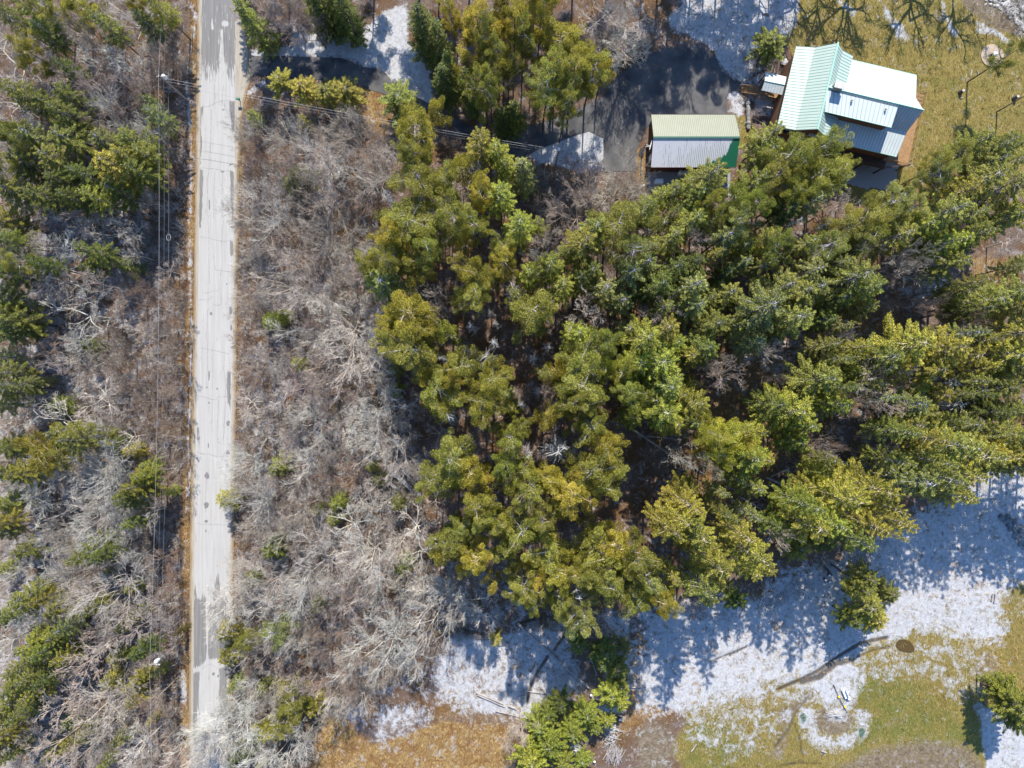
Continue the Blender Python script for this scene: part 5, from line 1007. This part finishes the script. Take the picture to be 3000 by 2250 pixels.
SPEC[(2, 1)] = {
 'O': "1500,250,90,t,9 1330,330,90,t,8 420,760,80,n,7 980,1150,80,t,8 1200,1180,90,t,8 1340,1480,80,t,10 1750,950,110,t,10 1080,560,80,n,7",
 'S': "50,60,110,d 50,200,120,f 60,330,110,f 280,250,110,o 180,450,120,g 120,600,120,g 800,110,120,f 600,210,150,o 730,240,130,o 500,340,180,f 700,400,140,o 830,220,110,f 1080,150,160,o 1160,220,120,g 980,60,100,f 1700,60,110,g 1930,300,140,o 2080,250,130,o 2150,340,130,y 1850,350,110,g 980,280,100,g 1400,580,180,y 1650,600,160,y 1250,660,150,o 1790,660,130,y 1550,740,120,y 870,800,150,g 960,960,110,b 1450,960,140,f 1600,900,100,y 1520,1010,110,y 680,1010,180,b 560,950,120,g 760,1090,120,b 700,1200,100,b 60,950,120,y 30,650,100,y 50,830,70,y 400,1290,150,b 500,1310,90,y 450,1490,90,o 2130,500,140,y 2050,650,150,y 2130,720,120,o 2180,820,100,o 1420,1080,120,o 1500,1170,110,y 1700,1220,150,o 1850,1280,150,o 2150,1220,130,y 1950,1280,120,y 1600,1420,140,o 1750,1400,130,y 1450,1450,160,f 1200,1500,150,y 1000,1550,160,y 850,1500,120,y 1250,1600,110,y 760,1590,120,b 850,1390,80,b 1700,1530,100,y 20,1500,90,y 20,1600,100,y 2050,1150,120,o 2130,1000,110,g 1960,1010,110,d 1800,1080,100,f 2000,850,110,o 440,560,100,f 900,420,90,d 1150,330,90,o 1340,760,100,y 1100,760,80,b 2180,1330,80,g 2170,60,80,o 150,280,90,g 330,460,90,o 1320,1320,90,g 1560,1320,90,g 1020,1400,70,g 2060,1260,90,y 1350,1130,90,g 260,120,90,d 620,460,90,g",
 'P': "280,1170,170,b 400,1230,100,y 180,1150,120,b 230,1280,130,b",
 'p': "1480,840,90,g 860,1440,60,b",
 'F': "560,780,80,n 950,1240,70,n 1230,1300,80,n 1800,450,100,n 1560,330,90,n 1000,520,80,t 230,760,125,k 850,1210,65,k 1400,50,150,k 1180,780,110,k 1340,850,160,k 1250,960,100,k 1080,950,80,k 200,1400,80,k 60,1280,60,k 1450,100,120,t 220,690,80,k 150,700,70,t 1300,90,90,p 500,640,90,t",
 'D': "1100,1000,60,o 1940,870,110,o,13 1750,830,120,o,12 1780,960,120,o,11 1850,740,80,o,10 1150,860,80,o 1680,900,80,o,11 1900,930,80,o,11 2040,860,80,o,13 1620,300,80,o,9 1530,1270,70,o 760,320,60,o",
 's': "980,1390,40,y 620,1600,60,b"}
SPEC[(0, 2)] = {
 'S': "50,60,95,y 30,130,80,o 640,230,130,g 550,280,90,o 190,240,95,o 880,60,70,g 200,540,110,o 130,620,100,o 30,680,90,o 400,610,110,o 240,840,130,b 400,790,110,o 430,930,95,y 230,1050,110,o 100,1130,100,g 250,1150,90,y 50,1340,110,y 60,1430,90,y 930,880,90,d 620,620,80,o 30,1500,80,y 320,880,90,g 700,260,90,d 160,1290,90,g 330,1060,80,d 460,730,90,f 150,1000,90,o 60,1250,90,g 280,560,70,y 110,1540,80,g",
 's': "740,1080,70,y 920,1060,60,y 900,1200,60,y 900,650,60,o 1000,1330,32,y 360,1540,60,y 800,1450,55,o 690,1620,45,b 40,370,60,b 1780,230,85,b 1480,770,75,y 1490,920,75,y 1720,1130,50,g 1530,1110,50,g 2060,600,50,b 2040,1250,70,y 1600,1530,80,g 1650,420,60,g 860,1120,50,y 780,920,60,g 700,420,55,o 1050,1020,40,b 1530,1570,60,g 1690,1650,40,b 820,730,50,g 480,1350,60,g 480,1480,60,y 560,1420,55,g 870,480,55,b 1180,760,30,n 2170,40,50,g",
 'S2': "",
 'O': "1500,600,170,w 1980,900,120,w 1630,900,120,w 1640,680,100,w 1380,1440,180,w 1240,1500,120,w 150,1570,120,w 930,1500,150,w 900,280,100,w 270,260,140,w 200,80,130,w 1100,860,80,t",
 'B': "630,80,190,w 760,500,230,w 540,420,150,t 2090,330,230,w 1760,460,180,w 1900,600,160,w 1570,1350,220,w 1420,1500,200,w 1850,1530,200,w 1360,1600,150,w 1960,80,150,t 1720,1600,140,w 1480,1250,110,w 2130,480,130,t 1620,350,120,t 1420,620,130,w 1550,500,120,w 1280,1620,100,w",
 'F': "700,850,150,k 560,960,150,k 450,1220,170,k 720,1220,190,k 900,760,130,p 400,1480,150,k 500,1600,120,k 700,1370,110,t 1930,220,95,k 2000,1430,100,t 1050,1500,110,k 640,780,110,k 480,1020,110,k 820,1170,110,k 560,1260,120,k 960,1230,90,n 1030,1180,90,t 1080,700,80,p 1090,500,70,n 1060,300,80,n 860,1540,110,k 280,1440,110,k 2100,900,120,n 1900,1080,110,t 2050,760,110,n 2000,1130,100,p 1620,1000,90,n 2170,680,90,p 1850,960,90,n 1700,820,100,t 2100,1090,90,n 1060,1280,80,n 820,640,110,t 240,1230,90,k 620,1500,110,t 1130,1600,80,k 1000,600,80,p 1620,150,90,n",
 'P': "1900,1250,140,o,8 1790,1380,120,o,8 1720,1420,90,o,8 1800,760,110,f,8 1600,830,90,o,8"}
SPEC[(0, 2)].pop('S2')
SPEC[(1, 2)] = {
 'O': "80,80,180,w 480,100,190,w 520,260,150,w 130,330,130,w 260,420,110,w 680,480,110,t",
 'B': "200,260,190,w 320,830,270,w 680,560,250,w 520,480,130,w 780,500,150,t 100,480,120,p",
 'F': "90,950,140,n 1160,1400,80,k 50,780,110,n 60,600,110,p 560,700,100,n 60,1120,120,n 1700,720,80,k 1620,700,60,t 1090,1480,60,k 560,900,90,n",
 'S': "1530,850,75,g,6 1720,910,110,d,7 1790,1000,90,g,6 1750,1180,105,b,6 1810,1120,75,g,5 1590,1310,105,b,6 1420,1240,90,d,6 1280,1390,110,b,7 1340,1500,130,b,7 1230,1600,140,b,8 1500,1420,110,b,6 1560,1600,80,b,5 1720,1350,60,b,4 1810,1230,70,b,5 1650,1400,60,g,4 2100,80,130,y 2170,20,110,y 1430,1620,90,g,6 1340,1300,80,d,6",
 's': "400,340,75,g 1000,820,45,y 1680,960,60,d 1830,870,45,g",
 'D': "1530,520,70,o,20 1520,1540,60,o,5 980,760,50,o,6",
 'P': "920,40,120,o 700,200,140,o 880,290,120,y 1170,120,160,o 1340,250,150,o 1400,370,130,y 1180,490,120,o 1420,560,110,o 1690,280,180,o 1750,450,190,o 1900,300,140,o 1900,560,120,o 2060,560,110,y 2000,450,120,f 1560,640,120,f 1780,200,120,y 1300,60,110,o 1520,400,110,o 780,120,110,o 1050,230,100,o 1600,380,120,o 1880,420,120,f 1260,400,90,y 1030,60,90,o 1230,580,80,o",
 'p': "980,450,60,y 1500,700,80,f 1610,90,80,o 640,250,80,y 1440,650,70,o 1120,420,70,f 790,340,70,y 2110,500,60,y"}
SPEC[(2, 2)] = {
 'S': "60,130,150,y 160,300,160,y 100,450,140,o 430,250,150,y 350,130,110,y 780,60,160,y 900,40,120,b 1140,60,120,y 1320,40,100,y 750,230,100,y,6 340,570,85,d,6 1060,150,110,d 520,340,80,y 1190,420,100,o,9 1170,590,140,o,10 1230,680,110,y,8 1090,690,90,d,9 1330,520,80,o,8 2130,1230,160,g,10 2060,1150,110,g,8 30,30,100,b 640,110,90,b 560,60,90,d 880,180,90,d 1250,100,70,y 230,440,90,y 430,370,80,y 2150,1350,100,d,8 1150,500,90,o,9",
 'F': "590,160,80,k 100,620,90,n,5",
 's': "1270,540,60,y"}
# trees standing just above the photo whose shadows fall into it
SPEC[(2, 0)]['p'] = "2120,350,85,o,13 2330,560,80,o,13"
SPEC[(0, 0)]['N'] += " 1530,-140,70,d,12"
SPEC[(2, 0)]['T'] = " 600,-420,240,n,15 1280,-480,250,n,15 1720,-480,220,n,15 2000,-400,170,n,14 900,-420,180,n,14 1050,-440,150,n,14"
BASES = """P,1880,-60,18,4.2 P,1960,-20,18,4 F,2010,-30,16,4 O,2060,-70,15,5 P,2100,-130,18,4.4 P,2170,-150,18,4 O,2150,-60,15,5 O,2230,-110,15,5 F,2200,-40,14,4 P,2260,-190,17,4 O,2310,-130,14,4.5 F,2290,-60,13,3.4 P,1930,-140,18,4.2 P,2030,-170,18,4.2
P,880,-70,15,3.4 P,990,-60,14,3.4 P,1100,-110,16,3.6 P,1230,-30,16,3.6 S,850,-10,14,2.6 S,1010,-10,12,2.2 P,1290,-90,16,4 P,1380,-120,17,4 P,1470,-100,17,4 P,1560,-130,17,4 P,1680,-90,17,4 P,1780,-110,17,4 S,2790,1285,19,3 S,2830,1310,18,3 S,2870,1290,20,3.2 S,2905,1325,18,3 S,2940,1300,20,3 S,2985,1330,19,3 S,3030,1340,20,3.2 S,2960,1240,20,3 S,2750,1330,17,2.8""".split()
TREES = []   # kind, px, py, radius px, tint, height override
for (cx, cy), d in SPEC.items():
    for key, txt in d.items():
        for tok in txt.split():
            f = tok.split(','); kind = key; x, y, r = float(f[0]), float(f[1]), float(f[2]); tint = f[3] if len(f) > 3 else 'o'; hh = float(f[4]) if len(f) > 4 else None
            TREES.append([kind, cx * 1000 + x / 2.212, cy * 750 + y / 2.212, r / 2.212, tint, hh])
LM = [("the garage", 2030, 415), ("the house chimney", 2461, 250), ("the mailbox", 705, 298), ("the clearing pole", 1630, 470), ("the grey ruin", 1172, 1400), ("the log stack", 2515, 1640), ("the upper roadside pole", 500, 240), ("the lower roadside pole", 500, 1900),
      ("the brown puddle", 2652, 1893), ("the snow ring", 2440, 2110), ("the long birch log", 1620, 1920), ("the upper cable loop", 503, 695), ("the lower cable loop", 496, 1306), ("the house deck", 2700, 380), ("the paver circle", 2907, 163), ("the broken timber frame", 2290, 1390),
      ("the twin tar spots", 622, 1137), ("the big dead snag", 1630, 1322), ("the driveway snow", 1130, 130), ("the top left corner", 0, 0), ("the top edge", 1500, 0), ("the left edge", 0, 1125), ("the bottom left corner", 0, 2250), ("the right edge", 3000, 1000), ("the golden grass", 1200, 2200)]
tr_rng = random.Random(11); recs = []; ci = {}
for kind, px, py, rp, tint, hh in TREES:
    protos = PR[kind]; i = ci.get(kind, 0); ci[kind] = i + 1; cr, tk, h0, r0, zc = protos[(i * 5 + i // 3) % len(protos)]
    rm = rp * K * .88
    kx = hh
    if hh is None: hh = {'P': 18.5, 'p': 14, 'S': 19.5, 's': 4.5, 'N': 14, 'B': 10.5, 'O': 10, 'T': 14, 'F': 9.5, 'D': 14}[kind] * tr_rng.uniform(.9, 1.1); 
    if kind == 'S': hh = min(hh, rm * 5 + 5)
    if kind == 's': hh = min(hh * 1.3, rm * 3.0 + 2.6)
    if kind in 'BOF': hh = min(hh, rm * 1.7 + 4)
    if kx is None and kind in 'SP' and ((px > 1480 and py > 1430 and rp > 45) or (px > 2500 and py > 1250)): hh = (23.5 if kind == 'S' else 21) * tr_rng.uniform(.93, 1.05)
    if kx is None and px < 560 and kind in 'SP': hh = (14.5 if py < 1300 else 12.5) * tr_rng.uniform(.85, 1.1)
    if kx is None and kind == 'F' and px > 1250 and 640 < py < 1700: hh = 16.5
    if px < 560 and kind in 'SP': rp *= .86
    z = zc * hh; p = W(px, py, z); rm = rp * K * (1 - z / CAMH) * (1.02 if kind in 'BO' else 1.0)
    recs.append(dict(k=kind, px=px, py=py, rp=rp, t=tint, h=hh, p=p, r=rm, pro=(cr, tk, h0, r0)))
GAPS = [[(1780,1240),(2010,1230),(2110,1400),(2060,1500),(1900,1560),(1780,1500)], [(2080,1000),(2350,900),(2400,1000),(2330,1130),(2160,1250),(2060,1200)], [(2480,780),(2780,740),(2800,960),(2560,980)], [(2380,1190),(2660,1190),(2640,1360),(2440,1400)], [(2180,1290),(2340,1290),(2420,1480),(2220,1500)], [(2820,720),(3000,720),(3000,900),(2840,880)]]
def infill(poly, kinds, rr, tints, n, seed, gap, hh=None, against='SPNp'):
    q = random.Random(seed); P = np.array(poly, float); made = 0; ex = [(r['px'], r['py'], r['rp']) for r in recs if r['k'] in against]
    for _ in range(6000):
        if made >= n: break
        x = q.uniform(P[:, 0].min(), P[:, 0].max()); y = q.uniform(P[:, 1].min(), P[:, 1].max()); r = q.uniform(*rr)
        if not inpoly(np.array([x]), np.array([y]), poly)[0] or any(math.hypot(x - a, y - b) < gap * (r + c) for a, b, c in ex): continue
        if against == 'SPNp' and any(inpoly(np.array([x]), np.array([y]), gp_)[0] for gp_ in GAPS): continue
        k = q.choice(kinds); pr = PR[k][q.randrange(len(PR[k]))]; h = (hh or {'S': 18, 'B': 9, 'O': 8.5, 'F': 9, 'N': 15}[k]) * q.uniform(.85, 1.1)
        if k in 'BOF': h = min(h, r * K * 1.8 + 4)
        z = pr[4] * h; recs.append(dict(k=k, px=x, py=y, rp=r, t=q.choice(tints), h=h, p=W(x, y, z), r=r * K * (1 - z / CAMH), pro=pr[:4])); ex.append((x, y, r)); made += 1
infill([(1900,600),(2300,590),(2700,620),(3000,600),(3000,1330),(2600,1480),(2300,1600),(1950,1700),(1950,1250)], 'S', (24, 38), 'yoogf', 34, 5, .62)
infill([(-20,-20),(440,-20),(450,560),(420,1000),(440,1600),(480,2260),(-20,2260)], 'BOFF', (30, 70), 'wwtt', 55, 6, .5, None, 'BOFs')
infill([(720,360),(1120,450),(1090,1000),(1230,1350),(1230,1900),(1050,2070),(700,2200),(690,700)], 'BBFF', (26, 60), 'wttt', 60, 8, .5, None, 'BOFs')
for tok in BASES:
    k, bx, by, hh, rm = tok.split(','); bx, by, hh, rm = map(float, (bx, by, hh, rm)); hh *= 1.1; cr, tk, h0, r0, zc = PR[k][len(recs) % len(PR[k])]; p = W(bx, by)
    recs.append(dict(k=k, px=bx, py=by, rp=rm / K, t='t' if k in 'FO' else 'o', h=hh, p=p, r=rm, pro=(cr, tk, h0, r0)))
# wording that singles each tree out: look, nearest landmark, side, rank
ORD = ["nearest", "second", "third", "fourth", "fifth", "sixth", "seventh", "eighth", "ninth", "tenth", "eleventh", "twelfth", "thirteenth", "fourteenth", "fifteenth", "sixteenth", "seventeenth", "eighteenth", "nineteenth", "twentieth"]
gr = {}
for r in recs:
    r['sz'] = "broad " if r['rp'] > 68 and r['k'] in 'PS' or r['rp'] > 85 else ("small " if (r['rp'] < 45 and r['k'] not in 's') or r['rp'] < 26 else "")
    nm, lx, ly = min(LM, key=lambda l: math.hypot(l[1] - r['px'], l[2] - r['py'])); dx, dy = r['px'] - lx, r['py'] - ly
    side = ("right of" if dx > 0 else "left of") if abs(dx) > abs(dy) else ("below" if dy > 0 else "above")
    if "corner" in nm or "edge" in nm: side = "near"
    r['d'] = math.hypot(dx, dy); gr.setdefault((r['sz'], r['t'], r['k'], nm, side), []).append(r)
for (sz, t, k, nm, side), l in gr.items():
    l.sort(key=lambda r: r['d'])
    for n, r in enumerate(l):
        base = f"{sz}{TW[t]} {KW[k][2]}"
        if len(l) == 1: r['label'] = f"the only {base} {side if side == 'near' else 'just ' + side} {nm}"
        else: r['label'] = f"{base} {side} {nm}, {ORD[min(n, 19)]}{' one' if n == 0 else ' nearest'}"
for r in recs:
    nm, cat, _, grp = KW[r['k']]; cr, tk, h0, r0 = r['pro']
    e = empty(nm, (r['p'][0], r['p'][1], -.05), tr_rng.uniform(0, 6.28)); s = r['r'] / r0; sz = r['h'] / h0; e.scale = (s, s, sz); tag(e, r['label'], cat, grp)
    if r['k'] in 'BOF' : e.rotation_euler[0] = tr_rng.gauss(0, .03)
    j = tr_rng.uniform(.80, 1.18) * (.82 if r['px'] < 560 and r['k'] in 'SPN' else 1); c = TINT[r['t']]; c = (c[0] * j * tr_rng.uniform(.94, 1.06), c[1] * j, c[2] * j, 1)
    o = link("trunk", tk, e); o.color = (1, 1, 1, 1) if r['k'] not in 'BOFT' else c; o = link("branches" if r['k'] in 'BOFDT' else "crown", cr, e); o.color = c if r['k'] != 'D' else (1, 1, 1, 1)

# ------------------------------------------------------------------ undergrowth, grass and litter (nobody could count these)
def twig_template(g, n, h, r, rad):
    a = g.uniform(0, 6.28, n); el = g.uniform(.35, 1.4, n); L = h * g.uniform(.5, 1.1, n); d = np.stack([np.cos(a) * np.cos(el), np.sin(a) * np.cos(el), np.sin(el)], 1)
    o = np.stack([g.normal(0, r * .25, n), g.normal(0, r * .25, n), np.zeros(n)], 1); m = o + d * (L * .5)[:, None]; e = m + unit(d + g.normal(0, .35, (n, 3))) * (L * .5)[:, None]
    o2 = m; e2 = m + unit(d + g.normal(0, .6, (n, 3))) * (L * .45)[:, None]; R = np.full(n, rad)
    return np.concatenate([o, m, o2]), np.concatenate([m, e, e2]), np.concatenate([R, R * .75, R * .6]), np.concatenate([R * .75, R * .35, R * .3])
def scatter_twigs(name, regions, dens, h, rad, n, mat, seed, label, excl=None):
    g = np.random.default_rng(seed); pts = []
    for P, k in regions:
        P = np.asarray(P, float); x0, y0 = P.min(0); x1, y1 = P.max(0); m = int((x1 - x0) * (y1 - y0) * K * K * dens * k); X = g.uniform(x0, x1, m); Y = g.uniform(y0, y1, m)
        ok = inpoly(X, Y, P) & (g.random(m) < .35 + 1.3 * smooth_noise(X * K, Y * K, 3.5, seed)); ok &= ~((X > roadx(ROAD_L, Y) - 7) & (X < roadx(ROAD_R, Y) + 5)) & ~(soft(X, Y, DRIVE, 3) > .3); pts.append(np.stack([X[ok], Y[ok]], 1))
    pts = np.concatenate(pts); T = [twig_template(g, n, h, .5, rad) for _ in range(6)]; A0 = []; A1 = []; Q0 = []; Q1 = []; S = []
    ti = g.integers(0, 6, len(pts)); an = g.uniform(0, 6.28, len(pts)); sc = g.uniform(.45, 1.25, len(pts))
    for t in range(6):
        idx = np.where(ti == t)[0]; a0, a1, q0, q1 = T[t]; c, s_ = np.cos(an[idx]), np.sin(an[idx]); 
        for src, dst in ((a0, A0), (a1, A1)):
            x = src[None, :, 0] * c[:, None] - src[None, :, 1] * s_[:, None]; y = src[None, :, 0] * s_[:, None] + src[None, :, 1] * c[:, None]; z = np.repeat(src[None, :, 2], len(idx), 0); v = np.stack([x, y, z], -1) * sc[idx][:, None, None]
            v[..., 0] += ((pts[idx, 0] - 1500) * K)[:, None]; v[..., 1] += ((1125 - pts[idx, 1]) * K)[:, None]; dst.append(v.reshape(-1, 3))
        Q0.append(np.tile(q0, len(idx))); Q1.append(np.tile(q1, len(idx))); S.append(np.repeat(g.random(len(idx)), len(a0)))
    V, F = tubes(np.concatenate(A0), np.concatenate(A1), np.concatenate(Q0), np.concatenate(Q1), 3); lf = np.repeat(np.concatenate(S), 6)
    tag(link(name, mesh_np(name, V - [0, 0, .1], F, [mat], attrs={'leaf': lf})), label, "undergrowth", kind="stuff"); return len(pts)
def twig_mat(name, stops):
    m, nt, b = nodes(name); nt.links.new(ramp(nt, attr(nt, "leaf"), stops), b.inputs["Base Color"]); b.inputs["Roughness"].default_value = .85; b.inputs["Specular IOR Level"].default_value = .15; return m
tm1 = twig_mat("thicket_twigs", [(0, (.21, .15, .095)), (.3, (.37, .30, .225)), (.6, (.49, .44, .38)), (1, (.68, .65, .60))])
RB = [([(712,340),(800,290),(1000,300),(1150,430),(1120,700),(1100,1000),(1230,1300),(1240,1600),(1300,1880),(1100,2070),(930,2090),(680,2300),(655,2300),(668,1990),(682,1500),(694,700)], 1.0), ([(380,-60),(545,-60),(560,60),(545,700),(540,1300),(530,1700),(530,2320),(320,2320),(400,1700),(330,1250),(330,900),(420,560),(480,300)], 1.0),
      ([(-60,700),(330,850),(380,1300),(420,1600),(380,2320),(-60,2320)], .75), ([(740,30),(880,-60),(1100,-60),(1080,60),(860,110),(760,140)], 1.0), ([(1540,500),(1760,510),(1850,520),(1900,560),(1880,620),(1560,620),(1500,560)], 1.6), ([(-60,-60),(460,-60),(460,560),(-60,700)], .5),
      ([(1230,1640),(1560,1740),(1640,1840),(1300,1880)], .6), ([(1490,2110),(1560,2090),(1560,2260),(1480,2260)], 1.4), ([(2880,-40),(2990,-40),(3060,120),(2960,100)], 1.0)]
scatter_twigs("undergrowth", RB, 1.7, 1.9, .015, 12, tm1, 21, "brown and grey leafless brush filling the ground between road and trees")
FR = [([(1150,480),(1900,560),(2400,600),(3060,560),(3060,1380),(2650,1480),(2200,1700),(1900,1800),(1250,1760),(1130,1000)], 1.0), ([(1250,-60),(1900,-60),(1850,200),(1500,380),(1300,300)], 1.0)]
scatter_twigs("forest_litter", FR, .30, 1.1, .02, 8, twig_mat("litter_twigs", [(0, (.16, .09, .05)), (.5, (.33, .22, .12)), (1, (.42, .38, .34))]), 22, "dead twigs and saplings on the floor of the pine wood")
gm = twig_mat("dry_grass_blades", [(0, (.36, .21, .07)), (.5, (.62, .43, .17)), (1, (.80, .64, .34))])
scatter_twigs("dry_grass", [([(900,2090),(1010,2110),(1090,2185),(1200,2150),(1290,2115),(1560,2140),(1560,2330),(880,2330)], 1.0), ([(540,-60),(588,-60),(585,500),(572,1300),(562,2330),(530,2330),(548,1000)], .6), ([(700,340),(712,340),(704,800),(694,1500),(690,1500),(695,700)], 2.0), ([(1040,250),(1110,260),(1150,330),(1130,400),(1060,380)], 1.0),
   ([(2800,1880),(2990,1850),(3060,2060),(2880,2060)], .8), ([(2200,1050),(2700,900),(2700,1150),(2300,1400),(2000,1500)], .5)], 3.2, .6, .012, 8, gm, 23, "tufts of golden dry grass along the verges and at the bottom of the photo")

lm = twig_mat("lawn_blades", [(0, (.15, .13, .035)), (.5, (.33, .27, .075)), (1, (.52, .45, .17))])
scatter_twigs("lawn_grass", [([(2310,60),(2360,-60),(3080,-60),(3080,500),(2830,490),(2700,590),(2645,560),(2735,270),(2500,170)], 1.0), ([(2000,2120),(2250,2060),(2400,2090),(2560,2000),(2640,1920),(2900,1900),(2990,1740),(3080,1720),(3080,2100),(2880,2080),(2860,2320),(2000,2320)], .8)], 2.6, .42, .014, 7, lm, 29, "olive and straw coloured grass tufts on the lawn and the lower field")
scatter_twigs("snow_grass", [([(1850,1850),(2150,1750),(2450,1620),(2850,1400),(3060,1380),(3060,1750),(2900,1900),(2500,1960),(2250,2070),(1950,2120),(1800,2150)], 1.0), ([(1280,1900),(1660,1850),(1720,2010),(1560,2150),(1250,2130)], 1.0), ([(740,150),(1190,20),(1260,290),(1000,170)], .6), ([(2030,-60),(2330,-60),(2320,90),(2200,200),(2050,120)], .6)], .5, .5, .013, 7, gm, 31, "straw blades poking through the thin snow")
